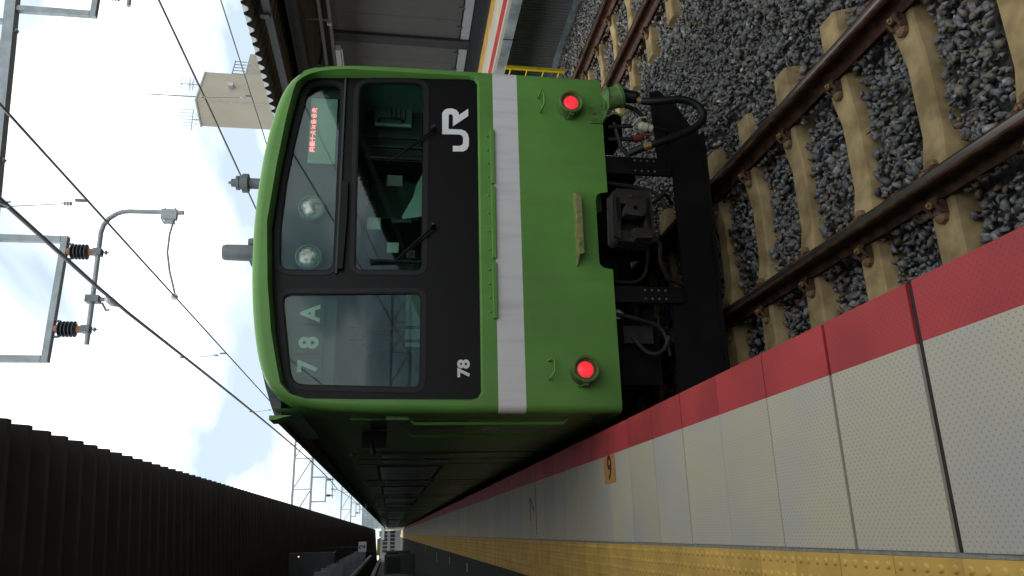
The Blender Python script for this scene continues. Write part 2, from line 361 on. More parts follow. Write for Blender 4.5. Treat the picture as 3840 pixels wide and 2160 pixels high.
# ballast: hand-sized crushed stones, one mesh
def ballast():
    import bmesh
    hulls = []
    for k in range(28):
        bm = bmesh.new(); P = rng.normal(size=(7 if k % 2 else 9, 3)); P /= np.linalg.norm(P, axis=1)[:, None]
        P *= (1.15, rng.uniform(.62, 1.05), rng.uniform(.5, .85))
        for p in P: bm.verts.new(p)
        rs = bmesh.ops.convex_hull(bm, input=bm.verts[:])
        bmesh.ops.delete(bm, geom=[g for g in rs['geom_interior'] if isinstance(g, bmesh.types.BMVert)], context='VERTS')
        bmesh.ops.triangulate(bm, faces=bm.faces[:]); bm.verts.ensure_lookup_table(); bm.verts.index_update()
        hulls.append((np.array([v.co[:] for v in bm.verts]), np.array([[v.index for v in q.verts] for q in bm.faces if len(q.verts) == 3]))); bm.free()
    def scatter(x0, x1, y0, y1, dens):
        n = int((x1-x0)*(y1-y0)*dens); return np.stack([rng.uniform(x0, x1, n), rng.uniform(y0, y1, n)], 1)
    P = np.concatenate([scatter(-1.62, 5.85, -4.6, -.2, 1150), scatter(-1.62, 1.3, -.2, 4, 800), scatter(1.3, 5.85, -.2, 8, 1000), scatter(1.3, 5.85, 8, 20, 420)])
    def clear(P, cx, y0):
        X = np.abs(P[:, 0]-cx); ph = (P[:, 1]-y0+.324) % .648-.324
        return ((X < 1.02) & (np.abs(ph) < .128))
    bad = clear(P, 0, -.80) | clear(P, 3.87, 1.07)
    P = P[~bad]; n = len(P)
    size = rng.lognormal(math.log(.0272), .30, n).clip(.010, .055)
    mid = (P[:, 0] > 1.15) & (P[:, 0] < 2.75)
    z = rng.normal(-.254, .012, n)+np.where(mid | (P[:, 0] > 5.0), .045, 0)
    z += .012*np.sin(P[:, 0]*5.1+1)*np.sin(P[:, 1]*4.3)
    near_rail = (np.abs(np.abs(P[:, 0])-.566) < .13) | (np.abs(np.abs(P[:, 0]-3.87)-.566) < .13); z[near_rail] -= .006
    foot = (np.abs(np.abs(P[:, 0])-.566) < .085) | (np.abs(np.abs(P[:, 0]-3.87)-.566) < .085); z[foot] = -.168-size[foot]
    q = rng.normal(size=(n, 4)); q /= np.linalg.norm(q, axis=1)[:, None]
    tint = rng.uniform(0, 1, n); lum = rng.lognormal(0, .27, n).clip(.45, 2.0)
    colr = np.array([.150, .149, .156])[None]*np.ones((n, 1)); colr[tint > .68] = (.175, .155, .118); colr[tint > .965] = (.15, .10, .07); colr[tint < .035] = (.27, .27, .26); colr[tint < .004] = (.55, .52, .45)
    rusty = near_rail & (rng.uniform(0, 1, n) < .55); colr[rusty] = (.125, .085, .06)
    colr = colr*lum[:, None]*.84
    kind = rng.integers(0, len(hulls), n)
    V = []; F = []; Cc = []; base = 0
    for k, (hv, hf) in enumerate(hulls):
        idx = np.where(kind == k)[0]
        if not len(idx): continue
        a, b, cc, dd = q[idx].T
        Rm = np.stack([np.stack([1-2*(cc*cc+dd*dd), 2*(b*cc-a*dd), 2*(b*dd+a*cc)], -1), np.stack([2*(b*cc+a*dd), 1-2*(b*b+dd*dd), 2*(cc*dd-a*b)], -1), np.stack([2*(b*dd-a*cc), 2*(cc*dd+a*b), 1-2*(b*b+cc*cc)], -1)], 1)
        pts = np.einsum('nij,vj->nvi', Rm, hv)*size[idx][:, None, None]
        pts[:, :, 0] += P[idx, 0][:, None]; pts[:, :, 1] += P[idx, 1][:, None]; pts[:, :, 2] += z[idx][:, None]
        nv = len(hv); V.append(pts.reshape(-1, 3)); F.append((hf[None]+(np.arange(len(idx))*nv)[:, None, None]+base).reshape(-1, 3)); base += nv*len(idx)
        Cc.append(np.repeat(colr[idx], nv, axis=0))
    V = np.concatenate(V); F = np.concatenate(F); Cc = np.concatenate(Cc)
    me = bpy.data.meshes.new('ballast'); me.vertices.add(len(V)); me.vertices.foreach_set('co', V.ravel().astype(np.float32))
    me.loops.add(F.size); me.loops.foreach_set('vertex_index', F.ravel().astype(np.int32))
    me.polygons.add(len(F)); me.polygons.foreach_set('loop_start', np.arange(0, F.size, 3, dtype=np.int32))
    at = me.attributes.new('stone', 'FLOAT_COLOR', 'POINT'); at.data.foreach_set('color', np.concatenate([Cc, np.ones((len(Cc), 1))], 1).ravel().astype(np.float32))
    me.update(calc_edges=True)
    m = bpy.data.materials.new('ballast_stone'); m.use_nodes = True; t = m.node_tree; b = t.nodes['Principled BSDF']
    a = t.nodes.new('ShaderNodeAttribute'); a.attribute_name = 'stone'
    tcn = t.nodes.new('ShaderNodeTexCoord'); nn = t.nodes.new('ShaderNodeTexNoise'); nn.inputs['Scale'].default_value = 70; nn.inputs['Detail'].default_value = 4
    t.links.new(tcn.outputs['Object'], nn.inputs[0])
    mx = t.nodes.new('ShaderNodeMixRGB'); mx.blend_type = 'MULTIPLY'; mx.inputs[0].default_value = 1
    cr = t.nodes.new('ShaderNodeValToRGB'); cr.color_ramp.elements[0].color = (.55, .55, .55, 1); cr.color_ramp.elements[0].position = .3; cr.color_ramp.elements[1].color = (1.35, 1.35, 1.35, 1); cr.color_ramp.elements[1].position = .7
    t.links.new(nn.outputs[0], cr.inputs[0]); t.links.new(a.outputs[0], mx.inputs[1]); t.links.new(cr.outputs[0], mx.inputs[2]); t.links.new(mx.outputs[0], b.inputs['Base Color'])
    b.inputs['Roughness'].default_value = .62; b.inputs['Specular IOR Level'].default_value = .55
    me.materials.append(m)
    o = bpy.data.objects.new('ballast', me); COL.objects.link(o); o['kind'] = 'stuff'; o['label'] = 'crushed grey stone ballast around the sleepers'
    return len(V), len(F)
print('ballast', ballast())

# ================================================================== TRACKS
RP = [(-.0635, -.153), (.0635, -.153), (.0635, -.142), (.018, -.128), (.008, -.115), (.008, -.048), (.024, -.038), (.0325, -.032), (.0325, -.010), (.026, -.002), (.016, 0), (-.016, 0), (-.026, -.002), (-.0325, -.010), (-.0325, -.032), (-.024, -.038), (-.008, -.048), (-.008, -.115), (-.018, -.128), (-.0635, -.142)]
def rail_mb(cx, y0, y1, side=1):
    b = MB(); n = len(RP); step = 6; ys = [y0]
    while ys[-1] < y1: ys.append(min(ys[-1]+step, y1))
    v = [(cx+x, y, z) for y in ys for x, z in RP]; fs = []; mi = []
    for j in range(len(ys)-1):
        for i in range(n):
            i2 = (i+1) % n; fs.append((j*n+i, j*n+i2, (j+1)*n+i2, (j+1)*n+i)); mi.append(1 if i == 10 else 0)
    fs.append(tuple(reversed(range(n)))); fs.append(tuple((len(ys)-1)*n+i for i in range(n))); mi += [0, 0]
    b.v = v; b.f = fs; b.m = mi; return b
def sleeper_mb():
    b = MB()   # sections along X: (x, ztop, half top, half bottom)
    sec = [(-1.0, -.174, .090, .150), (-.93, -.172, .090, .150), (-.44, -.170, .090, .150), (-.22, -.204, .078, .135), (.22, -.204, .078, .135), (.44, -.170, .090, .150), (.93, -.172, .090, .150), (1.0, -.174, .090, .150)]
    for x, zt, a, bb in sec: b.v += [(x*(1 if abs(x) < .99 else 1.02), -bb, -.36), (x, -a, zt-.012), (x, -a+.012, zt), (x, a-.012, zt), (x, a, zt-.012), (x*(1 if abs(x) < .99 else 1.02), bb, -.36)]
    for j in range(7):
        for i in range(6):
            i2 = (i+1) % 6; b.f.append((j*6+i, (j+1)*6+i, (j+1)*6+i2, j*6+i2)); b.m.append(0)
    b.f.append(tuple(range(6))); b.f.append(tuple(42+i for i in reversed(range(6)))); b.m += [0, 0]
    return b
def fastener_mb(sx):
    """spring clip, bolt and shoulder on one side (sx=+1/-1) of a rail foot, rail centre at x=0"""
    b = MB()
    b.box(*sorted((sx*.065, sx*.135)), -.045, .045, -.17, -.135)
    b.tube([(sx*.05, -.028, -.128), (sx*.09, -.034, -.105), (sx*.125, -.034, -.135)], .011, 6)
    b.tube([(sx*.05, .028, -.128), (sx*.09, .034, -.105), (sx*.125, .034, -.135)], .011, 6)
    b.box(*sorted((sx*.045, sx*.100)), -.030, .030, -.132, -.114)
    b.lathe((sx*.085, 0, -.114), (0, 0, 1), [(.020, 0), (.020, .016), (.010, .017), (.010, .030)], 8, 1)
    b.lathe((sx*.140, 0, -.17), (0, 0, 1), [(.045, 0), (.040, .022), (.022, .032)], 8, 2)
    return b
def track(cx, y0, y1, phase, label):
    t = bpy.data.objects.new('track', None); COL.objects.link(t); t.location = (cx, 0, 0); t['_w'] = (cx, 0, 0); t['kind'] = 'structure'; t['label'] = label
    for sx in (-1, 1): rail_mb(cx+sx*.566, y0, y1).build('rail', [rust_rail, rail_top], t, smooth=True, angle=40)
    src = None; k0 = math.ceil((y0-phase)/.648); k = k0
    while phase+.648*k < min(y1, 38):
        y = phase+.648*k; k += 1
        if src is None:
            src = sleeper_mb().build('sleeper', sleeper_m, None); src.parent = t; src.location = (0, y, 0)
            for rx in (-.566, .566):
                for sx in (-1, 1):
                    fo = fastener_mb(sx).build('fastener', [rust_fix, rust_dot, shoulder_m]); fo.parent = src; fo.location = (rx, 0, 0)
        else: clone(src, t, (random.uniform(-.012, .012), y, 0)).rotation_euler.z = random.uniform(-.008, .008)
    return t
track(0, -9, 60, -.80, 'running track beside the near platform with brown rails and tan concrete sleepers')
track(3.87, -6, 60, 1.07, 'second track by the far platform with brown rails')

# ================================================================== NEAR PLATFORM
HP = 1.0725; XE, XR, XW, XY = -1.508, -1.697, -2.287, -2.683
pl = MB()
pl.box(-7.5, XE-.015, -30, 130, HP-.22, HP-.055)       # edge beam and slab
pl.box(-7.5, -2.1, -30, 130, -.3, HP-.222)
pl.box(-7.5, XY-.004, -30, 130, HP-.054, HP-.003, 1)
platform = struct(pl.build('platform', [conc, asphalt]), 'near station platform with red white and yellow edge')
platform['_w'] = (0, 0, 0)
# sealant showing in the joints
MB().box(XY-.003, XE-.018, -12, 130, HP-.054, HP-.0105).build('joint_bed', gap_m, platform)
MB().box(XW-.012, XW+.001, -6, 130, HP-.0105, HP-.003).build('grey_border', border_m, platform)
def panel_mb(y0, y1):
    b = MB(); th = .05
    for xa, xb, mi in ((XW+.002, XR, 0), (XR, XE, 1)):
        b.box(xa, xb, y0, y1, HP-th, HP, mi)
    return b
jy = -3.3406; joints = []
ys = [-3.3406-.4850*k for k in range(4, 0, -1)]+[-3.3406+.4855*k for k in range(0, 255)]
pan = None
gaps = [.030 if abs(y+3.3406) < .02 else .017 if abs(y+2.855) < .02 else (.012 if i % 4 == 1 else .006) for i, y in enumerate(ys)]
for i in range(len(ys)-1):
    a, b = ys[i]+gaps[i]/2, ys[i+1]-gaps[i+1]/2
    if pan is None:
        pan = panel_mb(0, .4765).build('paving_panel', [white_m, red_m], platform); pan.location = (0, a, 0)
    else:
        q = clone(pan, platform, (random.uniform(-.001, .001), a, random.uniform(-.0012, .0012))); q.scale.y = (b-a)/.4765
def tile_mb():
    b = MB(); b.box(-.381+.002, 0, .0015, .2985, -.05, 0)
    for i in range(5):
        for j in range(5):
            cx, cy = -.030-.060*i, .030+.060*j; n = 8
            top = [(cx+.008*math.cos(2*math.pi*k/n), cy+.008*math.sin(2*math.pi*k/n), .0055) for k in range(n)]
            bot = [(cx+.0145*math.cos(2*math.pi*k/n), cy+.0145*math.sin(2*math.pi*k/n), .0002) for k in range(n)]
            b.add(top+bot, [tuple(range(n))]+[(n+k, n+(k+1) % n, (k+1) % n, k) for k in range(n)])
    b.box(-.362, -.335, .012, .288, 0, .005)
    return b
tl = None; y = -2.14-.3*9; k = 0
while k < 296:
    if tl is None: tl = tile_mb().build('tactile_tile', yellow_m, platform, smooth=True, angle=30); tl.location = (XW-.013, y, HP)
    else: clone(tl, platform, (XW-.013, y, HP+random.uniform(-.001, .001)))
    y += .3; k += 1
q = MB().box(XY, XW-.013, y, 130, HP-.05, HP).build('tactile_strip', yellow_m, platform)
# painted and stuck-on marks
m9 = thing('number_sticker', 'orange floor sticker with a dark 9 beside the red edge line', 'floor sticker', (-1.795, .058, HP))
MB().add([(x-1.7955, z+.055, HP+.003) for x, z in rrect(-.098, .098, -.142, .142, .02)], [tuple(range(24))]).build('sticker_base', sticker, m9)
text_mesh('digit', '9', .235, ink, m9, Matrix.Translation((-1.795, .050, HP+.0045)) @ Matrix.Rotation(R(-90), 4, 'Z'), bold=.004, sx=1.0, ext=.0005)
mz = MB()
def tp(a, b, wd=.012): mz.beam((a[0], a[1], HP+.002), (b[0], b[1], HP+.002), wd, .003)
tp((-1.736, 3.02), (-2.244, 3.007), .02); tp((-1.848, 3.37), (-2.005, 3.13), .02); tp((-2.005, 3.13), (-1.93, 3.12), .015); tp((-1.86, 3.36), (-2.103, 3.361), .03); tp((-2.0, 3.14), (-1.86, 3.30), .012)
tag(mz.build('tape_mark', tape), 'worn brown tape lines forming an angular mark on the pale panels', 'tape mark')
for (x0, x1, yy, od) in ((-2.96, -2.80, 10.9, 'nearest'), (-2.97, -2.80, 15.8, 'second nearest'), (-3.12, -2.81, 21.6, 'third nearest'), (-3.01, -2.69, 30.6, 'farthest')):
    tag(MB().box(x0, x1, yy-.12, yy+.12, HP-.003, HP+.001).build('queue_mark', mat('queue_white', (.30, .32, .33), .7, var=.3, vscale=30)), od+' of the four small pale marks on the dark platform inside the yellow tiles', 'floor mark', 'queue marks on the dark platform')

# ================================================================== FAR PLATFORM (across the tracks)
fp = MB(); FX = 5.25
fp.box(FX, 9.2, -48, 110, HP-.205, HP-.052)
fp.box(6.15, 9.2, -48, 110, -.3, HP-.206, 1)
fp.box(6.73, 9.2, -48, 110, HP-.0515, HP-.004, 2)
far = struct(fp.build('platform', [conc, wall_dark, asphalt]), 'opposite platform with mottled concrete edge beam'); far['_w'] = (0, 0, 0)
cb = MB().box(5.86, 5.99, -8, 110, -.31, -.13); cb.build('base_kerb', conc, far)
rb = MB()
for k in range(420): rb.box(6.138, 6.15, -6+.075*k, -6+.075*k+.037, -.30, HP-.21)
o = rb.build('wall_rib', wall_dark, far); o['kind'] = 'stuff'
bj = MB()
for k in range(24): bj.box(FX-.004, FX+.01, -3.2+2.0*k, -3.18+2.0*k, HP-.21, HP-.05)
bj.build('beam_joint', gap_m, far)
pn = None
for k in range(110):
    y0 = 1.30+.503*k-3.0
    if pn is None:
        b = MB(); [b.box(xa, xb, 0, .493, HP-.05, HP, mi) for xa, xb, mi in ((FX, 5.335, 0), (5.335, 5.655, 1), (5.655, 6.275, 0))]
        pn = b.build('paving_panel', [white_m, red_m], far); pn.location = (0, y0, 0)
    else: clone(pn, far, (0, y0, 0))
t2 = None
for k in range(110):
    if t2 is None: t2 = tile_mb().build('tactile_tile', yellow_m, far); t2.location = (6.725, -1.5, HP); t2.scale.x = 1.16
    else: clone(t2, far, (6.725, -1.5+.3*k, HP))
# ladder on the far platform edge
ld = thing('ladder', 'yellow steel ladder fixed to the far platform edge beside the green train', 'ladder', (5.18, 5.65, -.1))
for yy in (5.46, 5.90): MB().box(5.155, 5.205, yy-.028, yy+.028, -.12, .90).build('side_rail', yel, ld, bevel=.003)
for z in (.80, .52, .235, -.03): MB().tube([(5.18, 5.46, z), (5.18, 5.90, z)], .012, 8).build('rung', yel, ld)

# wall with panels behind the far platform
wl = thing('panelled_wall', 'pale grey panelled wall along the back of the far platform', 'wall', (8.7, 9, HP))
MB().box(8.70, 8.9, -48, 60, HP-.05, 5.0).build('wall_backing', beam_d, wl)
yy = 9.65-.66*22; src = None
kx = 0
while yy < 34:
    bay = (kx % 8)
    if kx % 8 == 7:       # dark upright between bays
        MB().box(8.58, 8.70, yy+.0, yy+.30, HP, 4.6).build('upright', beam_d, wl, bevel=.004); yy += .33; kx += 1; continue
    MB().box(8.655, 8.698, yy+.004, yy+.651, 1.32, 4.55).build('wall_panel', panel_m, wl)
    MB().box(8.640, 8.698, yy+.004, yy+.651, HP+.02, 1.28).build('kick_panel', panel_w, wl)
    bk = MB(); bk.box(8.628, 8.655, yy+.20, yy+.24, 1.26, 1.37); bk.box(8.62, 8.655, yy+.19, yy+.25, 1.36, 1.40); bk.build('bracket', steel_d, wl)
    yy += .655; kx += 1

# ================================================================== CANOPIES (folded metal sheet)
def canopy_sheet(xe, xi, y0, y1, z0, slope, period=.25, h=.092, mi=0):
    b = MB(); prof = []; y = y0
    while y < y1: prof += [(y, 0), (y+.05, 0), (y+.125, h), (y+.175, h)]; y += period
    n = len(prof); sgn = -1 if xi < xe else 1
    zi = z0-slope*abs(xi-xe)
    for x, z in ((xe, z0), (xi, zi)): b.v += [(x, yy, z+zz) for yy, zz in prof]
    for x, z in ((xe, z0), (xi, zi)): b.v += [(x, yy, z+zz+.004) for yy, zz in prof]
    for i in range(n-1):
        b.f += [(i, i+1, n+i+1, n+i), (2*n+i, 3*n+i, 3*n+i+1, 2*n+i+1), (i, 2*n+i, 2*n+i+1, i+1)]; b.m += [0, 0, 1]
    return b
cl = thing('platform_canopy', 'dark brown corrugated canopy over the near platform', 'canopy', (-1.57, 0, 4.62))
canopy_sheet(-1.575, -5.6, -30, 100, 4.60, .09).build('roof_sheet', [canopy_d, canopy_e], cl)
MB().box(-5.4, -5.15, -30, 100, 3.75, 4.05).build('purlin', beam_d, cl)
for yb in range(-10, 62, 12): MB().box(-5.4, -5.15, yb+.4, yb+.65, HP, 4.1).build('column', beam_d, cl)
MB().box(-7.5, -5.6, -30, 108, HP-.01, 5.4).build('rear_wall', mat('dim_wall', (.07, .07, .07), .8), cl)
MB().add([(-5.6, -12, 4.24), (-7.5, -12, 4.6), (-7.5, 108, 4.6), (-5.6, 108, 4.24)], [(0, 1, 2, 3)]).build('rear_roof', canopy_d, cl)
cr = thing('platform_canopy', 'dark corrugated canopy with saw-toothed pale edge above the far platform', 'canopy', (5.2, 5, 4.85))
Y0C = -48+.188
canopy_sheet(5.2, 9.0, Y0C, 70, 4.845, .09).build('roof_sheet', [canopy_d, canopy_d], cr)
yv = Y0C+.175+40; cm = None; k = 0
while yv < 60:
    # pale closure plate in every valley fold of the edge
    if cm is None:
        cm = MB().plate([(0, 4.852), (-.0, 4.852)], [], 0, 0) if False else MB()
        pts = [(.022, 4.847), (.075+.003, 4.938), (-.078+-.05, 4.938), (-.072, 4.847)]
        pts = [(0.0, 4.93), (.15+.05, 4.93), (.133, 4.858), (.067, 4.858)]
        v = [(5.203, p[0], p[1]+.004) for p in pts]+[(5.206, p[0], p[1]+.004) for p in pts]
        cm.add(v, [(0, 1, 2, 3), (7, 6, 5, 4), (0, 4, 5, 1), (1, 5, 6, 2), (2, 6, 7, 3), (3, 7, 4, 0)])
        cmo = cm.build('closure_plate', closure_m); cmo.parent = cr; cmo.location = (-5.2, yv-.0+0-5, -4.85)
    else: clone(cmo, cr, (-5.2, yv-5, -4.85))
    yv += .25; k += 1
for a_, b_, c_, d_ in ((6.46, 6.62, 4.42, 4.60), (5.45, 5.53, 4.60, 4.72), (8.4, 8.6, 4.2, 4.45)): MB().box(a_, b_, -48, 70, c_, d_).build('purlin', beam_d, cr)
for yb in range(-6, 66, 5): MB().beam((5.4, yb+.9, 4.70), (8.8, yb+.9, 4.40), .1, .14).build('rafter', beam_d, cr)
MB().add([(6.6, -48, 4.58), (9.2, -48, 4.36), (9.2, 70, 4.36), (6.6, 70, 4.58)], [(0, 1, 2, 3), (3, 2, 1, 0)][:1]).build('ceiling', canopy_d, cr)
ct = thing('cable_tray', 'pair of pale cable trunking rails hung under the far canopy', 'cable tray', (7, 7, 4))
for x, z in ((6.97, 4.12), (7.06, 3.96)):
    MB().box(x-.035, x+.035, -6, 30, z-.03, z+.03).build('trunking', panel_m, ct, bevel=.003)
for k in range(24):
    yk = -5+1.5*k; MB().box(7.0, 7.03, yk, yk+.03, 4.0, 4.52).build('hanger', steel_d, ct)
    MB().box(6.98, 7.06, yk+.1, yk+.14, 3.93, 4.02).build('clamp', panel_w, ct)
lf = thing('strip_light', 'short white strip light fixture ending beside the train under the far canopy', 'light fixture', (7, 8.6, 3.9))
MB().box(6.98, 7.10, 7.9, 9.15, 3.82, 3.92).build('housing', panel_w, lf, bevel=.005)
MB().tube([(7.04, 7.95, 3.80), (7.04, 9.1, 3.80)], .016, 10).build('tube', mat('unlit_tube', (.7, .7, .7), .3), lf)

# ================================================================== OVERHEAD LINE
def wire(name, label, pts, r, cat='overhead wire'):
    return tag(MB().tube(pts, r, 8).build(name, wire_m, smooth=True), label, cat)
def zm(y, lo): return lo+.22*((((y-2.55) % 34.5)-17.25)/17.25)**2
YS = [-40+1.0*k for k in range(0, 150)]
wire('contact_wire', 'thin contact wire straight above the green train', [(.17, -40, 4.85), (.17, 110, 4.85)], .0085)
wire('messenger_wire', 'thick messenger wire clamped under the bracket above the green train', [(.12, yq, zm(yq, 5.23)) for yq in YS], .018)
wire('contact_wire', 'thin contact wire above the far track passing before the beige building', [(4.17, -40, 4.85), (4.17, 110, 4.85)], .0085)
wire('messenger_wire', 'thick messenger wire above the far track with a yellowish ring', [(4.12, yq, zm(yq, 5.37)) for yq in YS], .0155)
def dropper(x, y, ztop, label, ringm):
    t = thing('dropper', label, 'wire hanger', (x, y, ztop), 'droppers between the overhead wires')
    n = 14; MB().tube([(x-.01+.0, y+.03*math.cos(2*math.pi*k/n), ztop+.01+.03*math.sin(2*math.pi*k/n)) for k in range(n+1)], .011, 6, cap=False).build('ring', ringm, t, smooth=True)
    MB().tube([(x-.02, y, ztop-.02), (x+.02, y, 4.98)], .0035, 5).build('hanger_wire', wire_m, t)
    b = MB(); b.lathe((x+.02, y, 5.01), (0, 0, -1), [(.008, 0), (.017, .01), (.011, .02), (.018, .03), (.011, .04), (.018, .05), (.008, .06)], 8); b.build('insulator_bead', panel_w, t)
    MB().box(x+.040, x+.056, y-.012, y+.012, 4.858, 4.93).build('clip', steel_d, t)
    return t
dl = {.14: 'dropper nearest the camera with looped wire at its top', 5.1: 'dropper hanging just above the roof of the green train', 9.85: 'second dropper beyond the train front', 15.6: 'third dropper beyond the train front', 20.6: 'fourth dropper beyond the train front', 25.8: 'fifth dropper beyond the train front near the lattice gantry'}
for yq, lb in dl.items(): dropper(.12, yq, zm(yq, 5.23), lb, steel_d)
dropper(4.12, 5.17, zm(5.17, 5.37), 'dropper with yellow-brown ring in front of the beige building', mat('yellow_ring', (.50, .34, .14), .6))
dropper(4.12, 11.2, zm(11.2, 5.37), 'dropper on the far track line behind the train roof', steel_d)
# looped tail at the nearest dropper
tag(MB().tube([(.12, .10, 5.44), (.14, .16, 5.40), (.12, .10, 5.34), (.09, .05, 5.38), (.12, .12, 5.45)], .005, 6).build('wire_loop', wire_m), 'small loose wire loop on the messenger wire above the nearest dropper', 'wire loop')

def gantry(Y, zl, slope, label):
    t = thing('gantry', label, 'gantry', (0, Y, 0)); zf = lambda x: zl+slope*x
    MB().beam((-7, Y, zf(-7)), (10.6, Y, zf(10.6)), .11, .11).build('lower_chord', steel, t)
    MB().beam((-7, Y, zf(-7)+.94), (10.6, Y, zf(10.6)+.94), .11, .11).build('upper_chord', steel, t)
    x = -6.2; up = False
    while x < 10.4:
        MB().beam((x, Y, zf(x)+.05), (x, Y, zf(x)+.89), .05, .05).build('lattice_post', steel, t)
        if x+1.59 < 10.6: MB().beam((x+.1, Y, zf(x)+.88), (x+1.5, Y, zf(x)+.06), .05, .05).build('diagonal', steel, t)
        x += 1.59
    for xx in (-7.2, 10.8): MB().box(xx-.15, xx+.15, Y-.15, Y+.15, -.3, zf(xx)+1.1).build('mast', steel, t)
    return t
G1 = gantry(2.55, 6.645, .085, 'steel gantry beam overhead at the top corner by the far track bracket')
gantry(37, 6.81, 0, 'lattice gantry spanning the tracks beyond the train front')
gantry(72, 6.45, 0, 'farther gantry seen just above the far train roofs')
gantry(-32, 6.7, 0, 'gantry behind the viewer mirrored in the windscreen')
def bracket(cx, Y, label, dz=0, top=6.75):
    """hanging U frame with two insulators, curved pull-off pipe, messenger clamp and steady arm; cx = contact wire x"""
    t = thing('wire_bracket', label, 'wire support', (cx, Y, 5.6+dz), 'hanging brackets holding the overhead wires'); X = lambda x: cx-.17+x; Z = lambda z: z+dz
    b = MB(); b.box(X(-.52), X(.80), Y-.035, Y+.035, Z(5.955), Z(6.022)); b.box(X(-.52), X(-.452), Y-.0345, Y+.0345, Z(6.022), top); b.box(X(.732), X(.80), Y-.0345, Y+.0345, Z(6.022), top); b.build('hanging_frame', steel, t, bevel=.006)
    for xi in (.64, -.18):
        prof = [(.02, 0), (.02, -.02)]
        for k in range(5): prof += [(.048, -.035-.034*k), (.080, -.046-.034*k), (.080, -.052-.034*k), (.048, -.062-.034*k)]
        prof += [(.035, -.205), (.03, -.21)]
        io = MB().lathe((X(xi), Y, Z(5.952)), (0, 0, 1), prof, 20).build('insulator', insul_m, t, smooth=True, angle=60)
        MB().lathe((X(xi), Y, Z(5.954)), (0, 0, -1), [(.040, 0), (.040, .03)], 14).build('upper_band', orange_b, t)
        MB().lathe((X(xi), Y, Z(5.745)), (0, 0, -1), [(.036, 0), (.036, .045)], 14).build('lower_band', orange_b, t)
        q = MB(); q.box(X(xi)-.035, X(xi)+.035, Y-.045, Y+.045, Z(5.62), Z(5.70)); q.tube([(X(xi), Y, Z(5.62)), (X(xi), Y, Z(5.555))], .008, 6); q.box(X(xi)-.02, X(xi)+.02, Y-.015, Y+.015, Z(5.575), Z(5.59)); q.build('pipe_clip', steel_d, t)
        q = MB()
        for dx in (-.08, .08): q.tube([(X(xi)+dx, Y, Z(5.955)), (X(xi)+dx, Y, Z(5.905))], .012, 6)
        q.build('bolt', steel_d, t)
    pts = [(X(-.335), Y, Z(5.635)), (X(.86), Y, Z(5.66))]+[(X(.86+.25*math.sin(R(a))), Y, Z(5.66-.25*(1-math.cos(R(a))))) for a in (20, 40, 60, 75, 90)]+[(X(1.115), Y, Z(4.87))]
    MB().tube(pts, .024, 12).build('curved_pipe', steel, t, smooth=True)
    q = MB(); q.box(X(1.03), X(1.145), Y-.03, Y+.03, Z(4.93), Z(5.09)); q.box(X(.985), X(1.05), Y-.02, Y+.02, Z(4.95), Z(5.05))
    for zz in (4.96, 5.06): q.tube([(X(1.0), Y-.05, Z(zz)), (X(1.0), Y+.05, Z(zz))], .009, 6); q.tube([(X(1.14), Y, Z(zz)), (X(1.17), Y, Z(zz))], .009, 6)
    q.build('pipe_clamp', steel, t, bevel=.004)
    MB().tube([(X(1.0), Y, Z(4.965)), (X(.86), Y, Z(4.985)), (X(.66), Y, Z(4.985)), (X(.45), Y, Z(4.94)), (X(.28), Y, Z(4.885)), (X(.19), Y, 4.858)], .0115, 8).build('steady_arm', steel, t, smooth=True)
    MB().box(X(.155), X(.20), Y-.04, Y+.04, 4.84, 4.885).build('wire_clip', panel_w, t)
    q = MB(); q.box(X(.10), X(.17), Y-.05, Y+.05, Z(5.575), Z(5.70)); q.box(X(.12), X(.15), Y-.025, Y+.025, Z(5.47), Z(5.58)); q.tube([(X(.10), Y, Z(5.55)), (X(.02), Y, Z(5.50)), (X(.03), Y, Z(5.47))], .012, 6); q.build('messenger_link', steel_d, t)
    q = MB(); q.tube([(X(.12), Y-.16, Z(5.445)), (X(.12), Y-.06, Z(5.47)), (X(.12), Y+.06, Z(5.47)), (X(.12), Y+.16, Z(5.445))], [.018, .040, .040, .018], 10); q.build('messenger_saddle', panel_w, t, smooth=True)
    return t
bracket(.17, 2.55, 'nearest bracket with curved pipe and two ribbed insulators above the train', 0, 6.64)
bracket(4.17, 2.55, 'bracket over the far track cut by the top corner of the photo', .1, 6.95)
bracket(.17, 37, 'distant bracket hanging under the lattice gantry beyond the train', .07, 6.8)
bracket(.17, 72, 'small bracket under the farther gantry', .0, 6.45)

# ================================================================== TRAIN
def ccw(P):
    a = sum(P[i-1][0]*P[i][1]-P[i][0]*P[i-1][1] for i in range(len(P))); return P if a > 0 else P[::-1]
OUT_R = [(1.400, .9655), (1.400, 3.16), (1.396, 3.29), (1.365, 3.40), (1.275, 3.478), (1.03, 3.548), (.77, 3.600), (.45, 3.637), (0, 3.655)]
OUT = OUT_R+[(-x, z) for x, z in reversed(OUT_R[:-1])]      # open path, bottom right over the roof to bottom left (CCW)
def dense(P):
    o = []
    for i in range(len(P)-1):
        (x0, z0), (x1, z1) = P[i], P[i+1]; L_ = math.hypot(x1-x0, z1-z0); n = 8 if L_ > 1 else max(1, int(L_/.06))
        o += [(x0+(x1-x0)*k/n, z0+(z1-z0)*k/n) for k in range(n)]
    return o+[P[-1]]
def smooth_path(P, it=2):
    for _ in range(it):
        Q = [P[0]]
        for i in range(1, len(P)-1):
            Q.append((P[i][0]*.5+(P[i-1][0]+P[i+1][0])*.25, P[i][1]*.5+(P[i-1][1]+P[i+1][1])*.25) if abs(P[i][1]-P[i-1][1]) < .6 and abs(P[i][1]-P[i+1][1]) < .6 else P[i])
        P = Q+[P[-1]]
    return P
OUTD = smooth_path(dense(OUT), 10)
